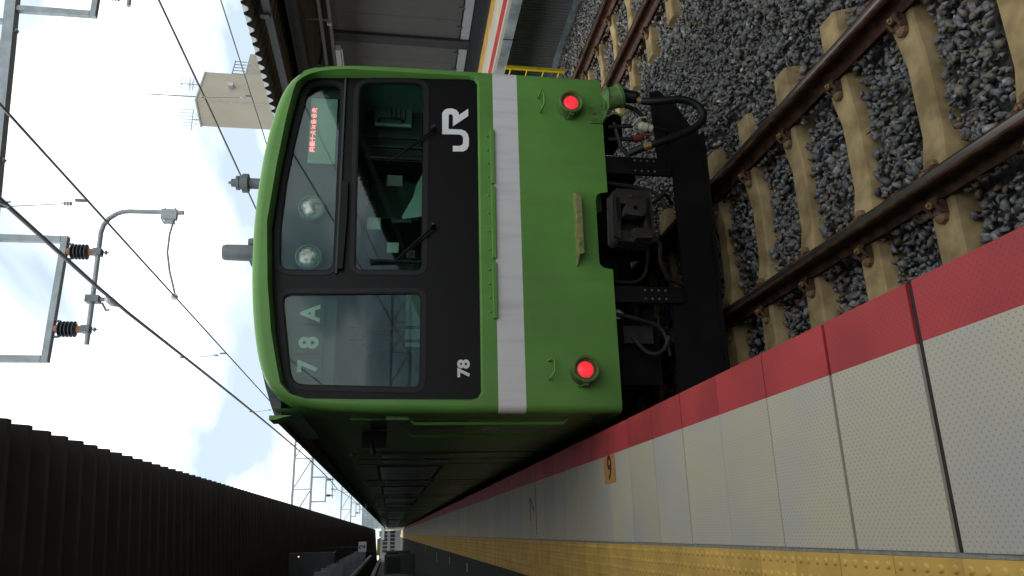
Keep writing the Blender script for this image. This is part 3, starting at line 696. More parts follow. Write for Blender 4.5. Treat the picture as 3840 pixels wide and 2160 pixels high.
def car_body(y0, y1, m, parent, name='body'):
    b = MB(); n = len(OUTD)
    for yy in (y0, y1): b.v += [(x, yy, z) for x, z in OUTD]
    for i in range(n-1): b.f.append((i, n+i, n+i+1, i+1)); b.m.append(0)
    b.f.append(tuple(n+i for i in range(n))); b.m.append(0)
    b.box(-1.36, 1.36, y0+.35, y1-.05, .90, .966)
    return b.build(name, m, parent, smooth=True, angle=30)
car = thing('train_car', 'leading green commuter train car with black windscreen mask and white stripe', 'train car', (0, 0, 0), 'cars of the green train')
car_body(.054, 19.5, green, car)
def side_parts(car, y0, sides=(-1, 1), doors=(2.72, 7.0, 11.6, 15.9), small=False):
    for sx in sides:
        X = lambda a, b: sorted((sx*a, sx*b))
        for dy in doors:
            d = MB(); d.box(*X(1.380, 1.404), y0+dy, y0+dy+1.30, 1.10, 2.98); 
            d.box(*X(1.404, 1.4075), y0+dy-.03, y0+dy, 1.10, 3.0, 1); d.box(*X(1.404, 1.4075), y0+dy+1.30, y0+dy+1.33, 1.10, 3.0, 1); d.box(*X(1.404, 1.4075), y0+dy+.643, y0+dy+.657, 1.10, 2.98, 1)
            do = d.build('side_door', [green, rubber], car)
            for k in (0, 1):
                g = MB(); g.box(*X(1.403, 1.4085), y0+dy+.14+.65*k, y0+dy+.51+.65*k, 1.95, 2.72); go = g.build('door_window', glass_dark, do)
            g = MB().box(*X(1.400, 1.43), y0+dy-.03, y0+dy+1.33, 3.02, 3.045).build('drip_rail', green, do)
        for a, bb in ((4.35, 6.75), (8.65, 11.3), (13.2, 15.6), (17.5, 18.7)):
            wo = MB().box(*X(1.398, 1.406), y0+a, y0+bb, 1.98, 2.80).build('side_window', rubber, car)
            MB().box(*X(1.405, 1.4095), y0+a+.05, y0+(a+bb)/2-.02, 2.03, 2.76).build('pane', glass_dark, wo)
            MB().box(*X(1.405, 1.4095), y0+(a+bb)/2+.02, y0+bb-.05, 2.03, 2.76).build('pane', glass_dark, wo)
    for sx in (-1, 1): MB().box(*sorted((sx*1.39, sx*1.412)), y0+.32, y0+19.5, 3.405, 3.440).build('rain_gutter', roof_g, car)
    xs = [-1.405+2.81*k/24 for k in range(25)]; P = [(x, 3.441+.232*(1-abs(x/1.405)**2.6)) for x in xs]
    rr = MB(); rr.plate(ccw([(-1.405, 3.405)]+P+[(1.405, 3.405)]), [], y0+.34, y0+19.5); rr.build('roof_cover', roof_g, car, smooth=True, angle=30)
side_parts(car, 0)
# cab door, handrails, mirror block, route box on the platform side
cd = MB().box(-1.4065, -1.39, .30, .88, 1.12, 2.92).build('cab_door', green, car)
MB().box(-1.411, -1.40, .36, .80, 2.05, 2.78).build('door_window', glass_dark, cd)
MB().box(-1.420, -1.404, .76, .80, 1.78, 1.90).build('handle', chrome, cd)
for yy in (.22, .95): MB().tube([(-1.40, yy, 1.32), (-1.445, yy, 1.36), (-1.445, yy, 2.46), (-1.40, yy, 2.50)], .013, 8).build('handrail', green, car, smooth=True)
MB().box(-1.425, -1.40, .16, .28, 2.50, 2.66).build('hinge_block', green, car)
b = MB(); b.box(-1.52, -1.40, 1.02, 1.10, 2.66, 2.86); b.tube([(-1.40, 1.05, 2.80), (-1.58, 1.02, 2.76)], .02, 8); b.build('mirror', rubber, car)
for yy in (4.2, 8.4, 13.0): MB().box(-1.4075, -1.40, yy-.9, yy-.5, 1.45, 1.58).build('number_plate', mat('plate_grey', (.2, .2, .2), .5), car)
# gutter end piece on the front corner
MB().plate([(-1.400, 3.30), (-1.40, 3.455), (-1.43, 3.455), (-1.43, 3.41), (-1.412, 3.36)][::-1], [], .10, .32).build('gutter_end', green, car)

# ---- front shell: rounded rim, flat face with the mask opening
MASK_L = [(-1.300, 2.06), (-1.290, 2.90), (-1.285, 3.21), (-1.252, 3.31), (-1.188, 3.368), (-1.06, 3.400), (-.83, 3.452), (-.46, 3.503), (0, 3.540)]
MASK_R = [(.46, 3.503), (.86, 3.460), (1.10, 3.422), (1.215, 3.393), (1.275, 3.355), (1.306, 3.28), (1.314, 2.94), (1.322, 2.06)]
MASK = MASK_L+MASK_R+[(1.310, 2.020), (1.275, 1.999), (-1.250, 1.997), (-1.288, 2.017)]
MASK = MASK[::-1]                                            # CCW
YM = lambda x, z: (z-1.99)*.075                              # the mask leans back inside the vertical rim
fb = MB(); Rr = .056; loops = []
for k in range(7):
    a = R(90*k/6); loops.append(([(x if i not in (0, len(OUTD)-1) else x, z) for i, (x, z) in enumerate(offset_poly(OUTD, Rr*(1-math.sin(a)), False))], Rr*(1-math.cos(a))))
# k=0 -> fully inset at y=0 ; k=6 -> full outline at y=Rr
loops = [(P, Rr*(1-math.cos(R(90*k/6)))) for k, (P, _) in enumerate(loops)]
n = len(OUTD)
for P, yq in loops:
    P = [(x, max(z, .9655) if i not in (0, n-1) else .9655) for i, (x, z) in enumerate(P)]
    fb.v += [(x, yq, z) for x, z in P]
for k in range(6):
    for i in range(n-1): fb.f.append((k*n+i, (k+1)*n+i, (k+1)*n+i+1, k*n+i+1)); fb.m.append(0)
inner = [(x, .9655 if i in (0, n-1) else max(z, .9655)) for i, (x, z) in enumerate(loops[0][0])]
notch = [(-.301, .9655)]+arc(-.235, 1.012, .058, 180, 90, 4)+arc(.285, 1.008, .058, 90, 0, 4)+[(.352, .9655)]
rimo = fb.build('corner_rim', front_green, car, smooth=True, angle=50); fb = MB()
face_outer = inner+notch           # path right bottom .. left bottom, then notch back to the right
lip = offset_poly(MASK, -.016)     # opening at the surface is larger than the recessed mask
fb.plate(face_outer, [lip], 0, .004)
fb.box(-1.30, -.31, .0045, .05, .9665, .99); fb.box(.36, 1.30, .0045, .05, .9665, .99)
# sloping return from the surface to the recessed mask
m_ = len(MASK); lo = offset_poly(MASK, -.016); mi_ = offset_poly(MASK, -.011); base = len(fb.v)
for P, fy in ((lo, lambda x, z: 0), (mi_, lambda x, z: .007+YM(x, z)*.25), (offset_poly(MASK, -.004), lambda x, z: .018+YM(x, z)*.7), (MASK, lambda x, z: .024+YM(x, z)+.01)):
    fb.v += [(x, fy(x, z), z) for x, z in P]
for k in range(3):
    for i in range(m_):
        j = (i+1) % m_; fb.f.append((base+k*m_+i, base+(k+1)*m_+i, base+(k+1)*m_+j, base+k*m_+j)); fb.m.append(0)
fr = fb.build('front_panel', front_green, car)

WINA = round_poly([(-.498, 2.415), (-.498, 3.395), (-.60, 3.455), (-1.20, 3.310), (-1.222, 2.415)], [.065, .07, .05, .12, .07])[::-1]
WINA = round_poly([(-.498, 2.418), (-.505, 3.443), (-1.192, 3.335), (-1.222, 2.418)], [.065, .085, .11, .065])
WINT = round_poly([(1.262, 3.075), (1.245, 3.345), (.80, 3.420), (.40, 3.470), (0.0, 3.490), (-.335, 3.470), (-.345, 3.065)], [.09, .10, .1, .1, .1, .09, .09])
WIND = round_poly([(1.292, 2.416), (1.285, 2.955), (-.335, 2.928), (-.343, 2.416)], [.10, .12, .06, .065])
def ccw(P):
    a = sum(P[i-1][0]*P[i][1]-P[i][0]*P[i-1][1] for i in range(len(P))); return P if a > 0 else P[::-1]
WINA, WINT, WIND = ccw(WINA), ccw(WINT), ccw(WIND)
mk = MB(); mk.plate(offset_poly(MASK, -.006), [WINA, WINT, WIND], .034-.008, .05, yf=YM)
mask = mk.build('windscreen_mask', mask_black, car)
for P in (WINA, WINT, WIND):      # raised grey-black frame round each window
    q = MB(); q.plate(offset_poly(P, -.030), [offset_poly(P, .004)], .020, .034, yf=YM); q.build('window_frame', frame_black, mask, smooth=True, angle=30)
    q = MB(); q.plate(offset_poly(P, .0035), [offset_poly(P, .014)], .024, .045, yf=YM); q.build('window_seal', rubber, mask)
    q = MB(); q.plate(offset_poly(P, .005), [], .0385, .042, yf=YM); q.build('window_glass', glass, mask)
MB().plate([(-.33, 3.005), (-.33, 3.045), (.37, 3.045), (.385, 3.03), (.385, 2.995), (.10, 2.99)][::-1], [], -.015, .022, yf=YM).build('grab_bar', rubber, car, bevel=.004)
# black recessed cab interior
ci = MB(); y1 = 2.0
ci.add([(-1.34, .17, 1.95), (1.34, .17, 1.95), (1.34, y1, 1.95), (-1.34, y1, 1.95)], [(0, 1, 2, 3)])
ci.add([(-1.34, .22, 3.40), (1.34, .22, 3.40), (1.34, y1, 3.40), (-1.34, y1, 3.40)], [(3, 2, 1, 0)])
ci.add([(-1.34, .15, 1.9), (-1.34, y1, 1.9), (-1.34, y1, 3.45), (-1.34, .18, 3.45)], [(0, 1, 2, 3)])
ci.add([(1.34, .15, 1.9), (1.34, y1, 1.9), (1.34, y1, 3.45), (1.34, .18, 3.45)], [(3, 2, 1, 0)])
ci.add([(-1.34, y1, 1.9), (1.34, y1, 1.9), (1.34, y1, 3.45), (-1.34, y1, 3.45)], [(0, 3, 2, 1)])
cab = ci.build('cab_interior', teal, car)
# display box behind the upper right window
q = MB(); q.plate(offset_poly(WINT, -.02), [], .205, .22); q.box(-.37, -.355, .20, .6, 3.06, 3.48); q.box(-.36, 1.30, .08, .6, 3.045, 3.058); q.build('display_recess', board_m, car)
q = MB().box(.572, 1.150, .172, .19, 3.112, 3.318).build('destination_display', led_back, car)
MB().box(1.15, 1.165, .17, .20, 3.10, 3.33).build('display_edge', board_m, q)
# red LED dots: two lines' height of character strokes
G = ["1111101.1001.1111101.1001.", ]
glyphs = ["00100010 11111110 00100010 00100010 11111111 01000010 01000010 10000010",
          "01010100 01011110 11110100 01011111 01010100 11110100 01011111 01000000",
          "00010000 00010000 00010000 11111111 00010000 00010000 00010000 00010000",
          "00010000 01010100 01010100 10010010 00101000 00101000 01000100 10000010",
          "01000000 00000000 01110110 00000000 01110110 01000100 01100110 00000000",
          "00101000 11101110 00101000 11101110 00101000 11101110 00101000 01001000",
          "00011000 00100100 01000010 01011010 01011010 01000010 00100100 00011000",
          "00010000 01111110 00010000 11111111 00010000 00101000 01000100 10000011"]
ledb = MB(); x0 = .672; pitch = (1.069-.672)/(8*9.0)
for gi, g in enumerate(glyphs):
    for ri, row in enumerate(g.split()):
        for ci_, ch in enumerate(row):
            if ch == '1' and random.random() < .88:
                xx = x0+(gi*9+ci_)*pitch; zz = 3.306-ri*.0049
                ledb.box(xx-.0021, xx+.0021, .1695, .1715, zz-.0021, zz+.0021)
lo_ = ledb.build('led_text', led_m, q); lo_['kind'] = 'stuff'
for xh in (.185, -.215):
    h = MB().lathe((xh, .215, 3.262), (0, -1, 0), [(.100, 0), (.100, .070), (.090, .078), (.083, .070), (.083, .055)], 32).build('headlight', mat('headlight_bezel', (.30, .37, .33), .45, .2), car, smooth=True)
    MB().lathe((xh, .160, 3.262), (0, -1, 0), [(.082, 0), (.078, .012), (.060, .024), (.035, .031), (.0, .034)], 28).build('lens', lamp_glass, h, smooth=True)
# running number board in the left window
for xx, chx in ((-1.047, '7'), (-.872, '8'), (-.652, 'A')):
    cdo = MB().box(xx-.078, xx+.078, .150, .153, 3.125, 3.315).build('number_card', card_m, car)
    text_mesh('character', chx, .185, num_m, cdo if False else car, face_front(xx, .147, 3.218), bold=.0062, sx=.95, ext=.001)
q = MB(); q.box(-1.26, -.44, .175, .19, 3.04, 3.48); q.build('blind_board', mat('blind_green', (.075, .112, .108), .7), car)
# partition behind the left window: pale panel, rails, saloon opening
pt = MB(); pt.box(-1.30, -.02, 1.02, 1.05, 1.96, 2.40); pt.box(-.69, -.21, 1.00, 1.012, 2.395, 2.525); pt.build('low_partition', teal_l, car)
for xx in (-.52, -.64): MB().tube([(xx, 1.0, 2.40), (xx, 1.0, 3.0)], .014, 8).build('partition_rail', panel_m, car)
q = MB(); q.plate(ccw(rrect(-1.30, .10, 2.42, 3.38, .02)), [ccw(rrect(-1.05, -.66, 2.44, 2.84, .10))], 1.30, 1.34); q.build('rear_partition', cab_grey, car)
q = MB(); q.plate(ccw(rrect(-1.06, -.65, 2.43, 2.85, .10)), [ccw(rrect(-1.035, -.675, 2.455, 2.825, .085))], 1.28, 1.298); q.build('partition_window_frame', panel_m, car)
MB().box(-.50, -.30, 1.24, 1.26, 2.60, 2.86).build('notice_board', mat('brown_board', (.17, .13, .11), .7), car)
MB().box(-.62, -.40, 1.22, 1.24, 2.875, 2.90).build('shelf', panel_m, car)
# driver's side fittings behind the lower right window
q = MB(); q.box(1.16, 1.38, .58, .62, 2.51, 2.83); q.build('control_cabinet', cab_grey, car)
MB().box(1.16, 1.185, .565, .578, 2.515, 2.825).build('cabinet_edge', teal_l, car)
q = MB(); q.box(.86, 1.42, .63, .66, 2.42, 2.90); q.build('seat_back', cab_dark, car)
MB().box(.60, .70, .58, .60, 2.58, 2.71).build('small_instrument', mat('instrument_grey', (.33, .36, .33), .6), car)
q = MB(); q.box(-.33, 1.30, .25, .75, 2.02, 2.36); q.build('driving_desk', cab_dark, car)
MB().add([(.24, .36, 2.40), (.62, .36, 2.40), (.62, .36, 2.415), (.50, .34, 2.47), (.40, .34, 2.49), (.22, .34, 2.58), (.20, .34, 2.57)], [tuple(range(7)), tuple(reversed(range(7)))]).build('desk_edge', teal_l, car)
for x0_, x1_, z0_, z1_ in ((.085, .185, 2.745, 2.85), (-.105, -.02, 2.60, 2.69)): MB().box(x0_, x1_, .30, .303, z0_, z1_).build('paper_notice', paper, car)
q = MB(); q.box(-.145, -.085, .285, .30, 2.472, 2.54); mo = q.build('small_monitor', panel_m, car); MB().box(-.134, -.096, .282, .286, 2.485, 2.528).build('screen', cab_dark, mo)
q = MB(); q.tube([(.25, .5, 2.50), (.245, .5, 2.66)], .016, 8); q.build('brake_handle', steel_d, car)
for zz in (2.56, 2.60, 2.64, 2.68): MB().box(1.22, 1.34, .572, .578, zz, zz+.012).build('cabinet_vent', cab_dark, car)
MB().tube(sm([(1.20, .56, 2.80), (1.20, .50, 2.78), (1.20, .50, 2.60), (1.20, .56, 2.58)]), .012, 6).build('cabinet_handle', cab_dark, car)
for xx in (1.02, .93): MB().box(xx-.012, xx+.012, .50, .52, 2.40, 2.92).build('cab_post', cab_dark, car)
MB().box(.05, .95, .95, .97, 2.88, 2.93).build('sun_visor_rail', cab_dark, car)
MB().box(.48, .86, 1.02, 1.06, 2.42, 2.86).build('seat_back', mat('seat_moss', (.08, .13, .09), .8), car, bevel=.02)
for xx in (-.20, -.08, .34, .44, .58): MB().lathe((xx, .30, 2.37), (0, -.3, 1), [(.016, 0), (.016, .03), (.010, .034)], 10).build('desk_knob', steel_d, car)
# wipers
for (px, pz, mx_, mz_, t0, t1) in ((.852, 2.346, .589, 2.640, 2.44, 2.83), (.02, 2.347, -.262, 2.62, 2.42, 2.81)):
    q = MB(); q.tube([(px, .0+YM(0, pz), pz), (mx_, .0+YM(0, mz_), mz_)], .0065, 6); q.tube([(px-.03, .002+YM(0, pz), pz-.01), (mx_+.03, .002+YM(0, mz_), mz_-.035)], .005, 6)
    q.lathe((px, .03, pz), (0, -1, 0), [(.022, 0), (.022, .03), (.012, .045)], 12); wo = q.build('wiper', rubber, car)
    MB().box(mx_-.008, mx_+.008, .003+YM(0, mz_), .026+YM(0, mz_), t0, t1).build('wiper_blade', rubber, wo)
    MB().lathe((px, -.012, pz), (0, -1, 0), [(.010, 0), (.008, .006)], 10).build('pivot_nut', chrome, wo)
# company letters and set number on the black mask
JR = [(.816, 2.278), (1.005, 2.279), (1.034, 2.262), (1.048, 2.235), (1.050, 2.200), (1.037, 2.165), (1.012, 2.147), (.991, 2.145), (1.050, 2.071), (.984, 2.071), (.888, 2.194), (.975, 2.193), (.994, 2.198), (.998, 2.212), (.990, 2.226), (.863, 2.228), (.861, 2.127), (.846, 2.094), (.820, 2.075), (.783, 2.067), (.720, 2.068), (.682, 2.084), (.665, 2.113), (.665, 2.194), (.714, 2.194), (.714, 2.140), (.724, 2.120), (.742, 2.113), (.790, 2.113), (.808, 2.122), (.816, 2.145)]
MB().plate(ccw(JR), [], .0235, .027, yf=YM).build('company_logo', decal, car)
text_mesh('set_number', '78', .117, decal, car, face_front(-1.077, .033, 2.114), bold=.0045, sx=1.12, ext=.001)
# hinged ledges and their bolts
for a, bb in ((-.714, -.275), (-.243, .354), (.377, .850)):
    q = MB().box(a, bb, -.020, .001, 1.868, 1.901).build('ledge', front_green if False else green, car, bevel=.004)
    nb = 4
    for k in range(nb):
        xx = a+(bb-a)*(k+.5)/nb; MB().lathe((xx, .002, 1.922), (0, -1, 0), [(.011, 0), (.008, .010), (.002, .013)], 8).build('bolt', green, q)
q = MB(); q.add([(-.29, 0, 1.25), (.345, 0, 1.25), (.285, -.085, 1.245), (-.215, -.085, 1.245), (-.29, 0, 1.243), (.345, 0, 1.243), (.285, -.085, 1.238), (-.215, -.085, 1.238)], [(0, 3, 2, 1), (4, 5, 6, 7), (0, 1, 5, 4), (3, 7, 6, 2), (1, 2, 6, 5), (0, 4, 7, 3)])
q.add([(-.215, -.085, 1.238), (.285, -.085, 1.238), (.33, -.085, 1.205), (-.20, -.085, 1.205), (-.215, -.080, 1.238), (.285, -.080, 1.238), (.33, -.08, 1.205), (-.20, -.08, 1.205)], [(0, 3, 2, 1), (4, 5, 6, 7), (3, 7, 6, 2), (0, 1, 5, 4)])
q.build('folding_step', olive, car)
MB().tube([(1.168, .0, 1.502), (1.168, -.03, 1.50), (1.225, -.055, 1.472), (1.16, -.058, 1.460), (1.085, -.058, 1.462), (1.045, -.04, 1.482), (1.036, 0, 1.487)], .0085, 8).build('grab_handle', green, car, smooth=True)
MB().tube([(-1.022, .0, 1.502), (-1.016, -.05, 1.478), (-1.03, -.058, 1.466), (-1.11, -.058, 1.466), (-1.15, -.04, 1.492), (-1.16, 0, 1.503)], .0085, 8).build('grab_handle', green, car, smooth=True)
for xt in (1.10, -1.10):
    tlo = MB().lathe((xt, .003, 1.243), (0, -1, 0), [(.104, 0), (.100, .05), (.098, .088), (.101, .096), (.096, .103), (.084, .103), (.080, .095), (.078, .070)], 36, cap=False).build('tail_light', lamp_rim, car, smooth=True, angle=40)
    MB().lathe((xt, -.068, 1.243), (0, -1, 0), [(.060, 0), (.058, .008), (.043, .014), (.0, .017)], 28).build('lens', tail_m, tlo, smooth=True)
    MB().lathe((xt, -.072, 1.243), (0, -1, 0), [(.0795, 0), (.063, .004), (.0605, .001)], 28, cap=False).build('rim', lamp_rim, tlo)
    q = MB(); q.box(xt-.115, xt-.088, -.085, -.0, 1.228, 1.262); q.tube([(xt-.112, -.02, 1.20), (xt-.112, -.02, 1.29)], .008, 6); q.build('hinge', lamp_rim, tlo)
# jumper socket, hose and cocks
jb = MB(); jb.box(.962, 1.122, -.012, .001, .972, 1.078); jb.box(.975, 1.11, -.10, -.0, .955, .971); jb.add([(1.04, -.012, 1.05), (1.05, -.012, 1.05), (1.05, -.10, .975), (1.04, -.10, .975)], [(0, 1, 2, 3), (3, 2, 1, 0)])
jgreen = mat('dull_green', (.105, .21, .055), .55, var=.2, vscale=20)
jo = jb.build('jumper_socket', jgreen, car)
for xx in (.985, 1.10):
    for zz in (1.0, 1.055): MB().lathe((xx, -.011, zz), (0, -1, 0), [(.009, 0), (.006, .009)], 8).build('bolt', green, jo)
MB().lathe((1.115, -.10, .985), (.32, -.15, -1), [(.055, 0), (.075, .03), (.088, .06), (.092, .13), (.100, .135), (.100, .16), (.085, .168)], 24).build('socket_cup', jgreen, jo, smooth=True)
q = MB(); q.tube([(1.205, -.05, .965), (1.215, -.16, .965), (1.12, -.215, .965), (1.01, -.17, .962), (.985, -.05, .955)], .010, 6); q.tube([(.985, -.09, .95), (1.0, -.13, .90), (.975, -.12, .84), (1.01, -.16, .80)], .009, 6); q.build('latch', jgreen, jo)
MB().lathe((1.165, -.12, .83), (-.25, -.25, -1), [(.060, 0), (.055, .05), (.050, .12), (.035, .15)], 16).build('plug', hose_m, jo)
hp = [(1.10, -.17, .70), (1.06, -.22, .66), (1.04, -.27, .56), (1.045, -.30, .45), (1.035, -.32, .36), (.99, -.33, .28), (.92, -.33, .235), (.85, -.33, .245), (.79, -.32, .31), (.74, -.31, .40), (.69, -.30, .52), (.655, -.28, .63), (.635, -.24, .72), (.63, -.15, .80)]
ho = MB().tube(sm(hp), .030, 12).build('air_hose', hose_m, car, smooth=True)
for a, bb in ((hp[0], hp[1]), (hp[-2], hp[-3])): MB().tube([Vector(a), Vector(a)*.4+Vector(bb)*.6], .031, 12).build('hose_clamp', brass, ho)
q = MB(); q.lathe((.87, -.16, .70), (-.2, 0, -1), [(.026, -.02), (.034, 0), (.036, .05), (.028, .06), (.030, .09), (.02, .10)], 12); q.build('cock', cream, car)
q = MB(); q.lathe((.78, -.12, .72), (.3, 0, -1), [(.028, -.04), (.030, .02), (.022, .05)], 10); q.tube([(.80, -.14, .70), (.80, -.16, .60)], .010, 6); q.build('cock', redfit, car)
for P in ([(.88, -.10, .95), (.88, -.14, .76)], [(.78, -.08, .95), (.77, -.12, .76)], [(.86, -.16, .62), (.85, -.14, .48), (.80, 0, .42)], [(.92, -.1, .9), (.70, -.1, .86), (.62, -.1, .80)]): MB().tube(P, .018, 8).build('air_pipe', hose_m, car)
MB().tube([(.86, -.18, .78), (.92, -.2, .72), (.93, -.2, .66)], .006, 6).build('cock_lever', cream, car)
for k, P in enumerate(([(-.36, .12, .93), (-.36, .14, .70), (-.20, .16, .62), (.10, .18, .60), (.40, .16, .62)], [(.48, .10, .93), (.47, .12, .72), (.44, .14, .50), (.30, .16, .42)], [(-.62, .12, .93), (-.66, .10, .78), (-.72, .10, .56), (-.95, .12, .52)], [(1.22, .10, .90), (1.20, .08, .70), (1.10, .06, .58), (.90, .08, .56)])):
    MB().tube(sm(P), .014+.004*(k % 2), 8).build('air_pipe', under2, car)
for B in ((-.30, .34, .35, .60, .80, .95), (.30, .52, .25, .40, .56, .79), (.60, .80, .28, .5, .62, .93), (1.0, 1.25, .3, .6, .70, .93)): MB().box(*B).build('equipment_box', under, car, bevel=.01)
# coupler
q = MB()
P = ccw([(.215, .735), (.225, 1.00), (.20, 1.03), (-.175, 1.045), (-.20, 1.02), (-.215, .77), (-.19, .735)])
q.plate(P, [ccw([(.10, .80), (.10, .97), (-.115, .98), (-.115, .80)])], -.34, -.20); q.box(-.10, .09, -.23, -.20, .81, .96); co = q.build('coupler', under2, car, bevel=.008)
q = MB(); q.plate(ccw(round_poly([(-.03, .83), (.06, .80), (.10, .86), (.075, .955), (-.01, .975)], .02)), [ccw(arc(.04, .885, .018, 0, 330, 8))], -.41, -.30); q.build('knuckle', under2, co)
MB().plate(ccw([(-.20, .78), (-.20, .90), (-.13, .92), (-.12, .79)]), [], -.42, -.33).build('coupler_horn', under2, co); MB().plate(ccw([(-.19, 1.0), (-.05, 1.0), (-.07, 1.05), (-.17, 1.05)]), [], -.37, -.335).build('coupler_horn', under2, co)
for zz in (1.0, .765): MB().box(-.14, .15, -.345, -.338, zz-.012, zz+.012).build('slot', rubber, co)
for xx in (.165, -.165): MB().lathe((xx, -.338, .89), (0, -1, 0), [(.022, 0), (.022, .012), (.008, .014)], 12).build('pin', under2, co)
MB().tube([(0, -.22, .88), (0, .5, .88), (0, 1.5, .86)], .075, 12).build('coupler_shank', under, co)
MB().tube([(-.13, -.33, .77), (-.20, -.30, .68), (-.30, -.22, .66), (-.40, -.12, .58), (-.42, -.05, .45)], .018, 8).build('uncoupling_rod', under2, car)
MB().tube(sm([(.10, -.32, .75), (.16, -.33, .66), (.22, -.30, .60), (.18, -.2, .52)]), .014, 8).build('coupler_cable', hose_m, car)
# snow plough on two hangers
q = MB()
q.plate(ccw([(-.445, .375), (.56, .375), (.60, .49), (.95, .50), (1.335, .515), (1.362, .43), (1.20, .27), (1.03, .17), (.95, .105), (-.44, .110), (-.44, .37)]), [], .07, .09)
q.plate(ccw([(-1.32, .50), (-1.32, .125), (-.4405, .125), (-.4405, .475)]), [], .065, .09)
q.box(-1.32, -.44, .0, .064, .105, .125); q.box(-.44, .95, .0, .069, .09, .11)
pw = q.build('snow_plough', plow_m, car, bevel=.005)
for x0_, x1_ in ((.537, .690), (-.552, -.422)):
    ha = MB().box(x0_, x1_, .03, .0645, .40, .965).build('plough_hanger', plow_m, pw, bevel=.004)
    for k in range(8):
        bx = x0_+.03+(x1_-x0_-.06)*(k % 2); bz = .545+.055*(k//2); MB().lathe((bx, .030, bz), (0, -1, 0), [(.010, 0), (.006, .010)], 6).build('bolt', mat('worn_bolt', (.12, .12, .12), .5), ha)
# underfloor gear, first bogie, obstacle gear left
q = MB(); q.box(-1.15, -.62, .25, .75, .55, .93); q.tube([(-.60, .5, .64), (-.60, .2, .64)], .05, 14); q.build('brake_unit', under, car)
MB().lathe((-.605, .20, .905), (0, -1, 0), [(.052, 0), (.052, .05), (.03, .055)], 18).build('pressure_gauge', chrome, car)
q = MB(); q.box(-.84, -.70, .18, .24, .62, .86); q.build('tag_plate', under2, car)
MB().tube(sm([(-.80, .15, .80), (-.95, .1, .70), (-.93, .1, .58), (-.80, .1, .52)]), .016, 8).build('air_pipe', under2, car)
bg_ = MB(); bg_.box(-1.02, -.90, 1.1, 4.3, .42, .66); bg_.box(.90, 1.02, 1.1, 4.3, .42, .66); bg_.box(-.9, .9, 2.5, 2.9, .40, .70); bg_.box(-.85, .85, 1.1, 1.2, .45, .6)
bog = bg_.build('bogie', under, car)
for yy in (1.65, 3.75):
    for sx in (-1, 1): MB().lathe((sx*.50, yy, .43), (sx, 0, 0), [(.46, 0), (.455, .03), (.43, .035), (.43, .13), (.30, .135), (.12, .14)], 32).build('wheel', under2, bog, smooth=True)
    MB().tube([(-.9, yy, .43), (.9, yy, .43)], .08, 12).build('axle', under, bog)
q = MB(); q.box(-1.25, 1.25, 5.2, 8.2, .30, .93); q.box(-1.2, 1.2, 9.0, 11.6, .35, .93); q.box(-1.25, 1.25, 12.3, 14.6, .30, .93); q.box(-1.0, 1.0, 15.2, 18.8, .1, .8); q.build('underfloor_case', under, car)
q = MB(); q.box(-1.22, 1.22, .5, 5.0, .86, .93); q.build('floor_frame', under, car)
# roof fittings
rt = MB(); rt.tube([(.67, .8, 3.58), (.67, .8, 3.875)], .046, 16); rt.build('horn_post', steel_d, car)
q = MB(); q.lathe((.67, .8, 3.87), (0, 0, 1), [(.05, 0), (.082, .002), (.082, .048), (.055, .050), (.055, .075), (.062, .077), (.062, .10), (.035, .102), (.035, .14), (.015, .145), (.01, .165)], 20); q.build('radio_antenna', steel_d, car, smooth=True, angle=30)
q = MB(); q.lathe((.04, .8, 3.60), (0, 0, 1), [(.068, 0), (.068, .40), (.060, .425), (.004, .43)], 24); q.build('aerial_pot', steel_d, car, smooth=True, angle=30)
q = MB(); q.lathe((.135, .8, 3.62), (0, 0, 1), [(.035, 0), (.035, .19), (.03, .21), (.008, .212)], 14); q.box(-.06, -.02, .74, .86, 3.60, 3.80); q.build('aerial_base', steel_d, car, smooth=True, angle=30)

# the other cars
c2 = None; ords = ['second', 'third', 'fourth', 'fifth', 'sixth']
for k in range(5):
    lb = f'{ords[k]} green car of the train counted from the front seen edge-on along the platform'
    if c2 is None:
        c2 = thing('train_car', lb, 'train car', (0, 20, 0), 'cars of the green train'); car_body(20, 39.5, green, c2); side_parts(c2, 20, sides=(-1, 1), doors=(2.1, 7.0, 11.6, 16.2))
        MB().box(-1.2, 1.2, 21, 38.5, .2, .93).build('underfloor_case', under, c2)
        MB().box(-.6, .6, 26, 30, 3.60, 3.95).build('air_conditioner', roof_g, c2)
        MB().box(-1.1, 1.1, 19.5, 19.99, .7, 3.4).build('gangway', under, c2)
    else: dup(c2, (0, 20+20*k, 0), lb)

# ================================================================== THINGS UNDER THE NEAR CANOPY
sg = thing('platform_number_sign', 'small white hanging sign with a black 2 under the near canopy', 'sign', (-2.48, 15, 3.3))
MB().box(-2.60, -2.364, 15.0, 15.04, 3.205, 3.40).build('sign_board', panel_w, sg); MB().box(-2.49, -2.47, 15.01, 15.03, 3.40, 4.5).build('sign_rod', beam_d, sg)
text_mesh('digit', '2', .20, ink, sg, face_front(-2.482, 14.996, 3.303), bold=.003, ext=.001)
dp = thing('departure_display', 'dark hanging display box with a tiny orange light under the near canopy', 'display', (-2.7, 8, 3.8))
MB().box(-3.3, -2.45, 8.0, 8.35, 3.50, 4.22).build('housing', beam_d, dp, bevel=.01); MB().box(-3.3, -2.455, 7.985, 7.998, 3.55, 4.13).build('screen', cab_dark, dp)
MB().box(-2.47, -2.45, 7.99, 8.34, 3.5, 4.2).build('rim', mat('rim_grey', (.12, .12, .13), .5), dp)
MB().box(-2.515, -2.505, 7.978, 7.984, 4.06, 4.075).build('indicator', mat('orange_led', (.9, .3, .1), .5, emit=(1, .35, .15), estr=3), dp)
sl = thing('slatted_duct', 'row of thin hanging slats along a rail under the near canopy', 'slatted duct', (-2.9, 8, 3.4))
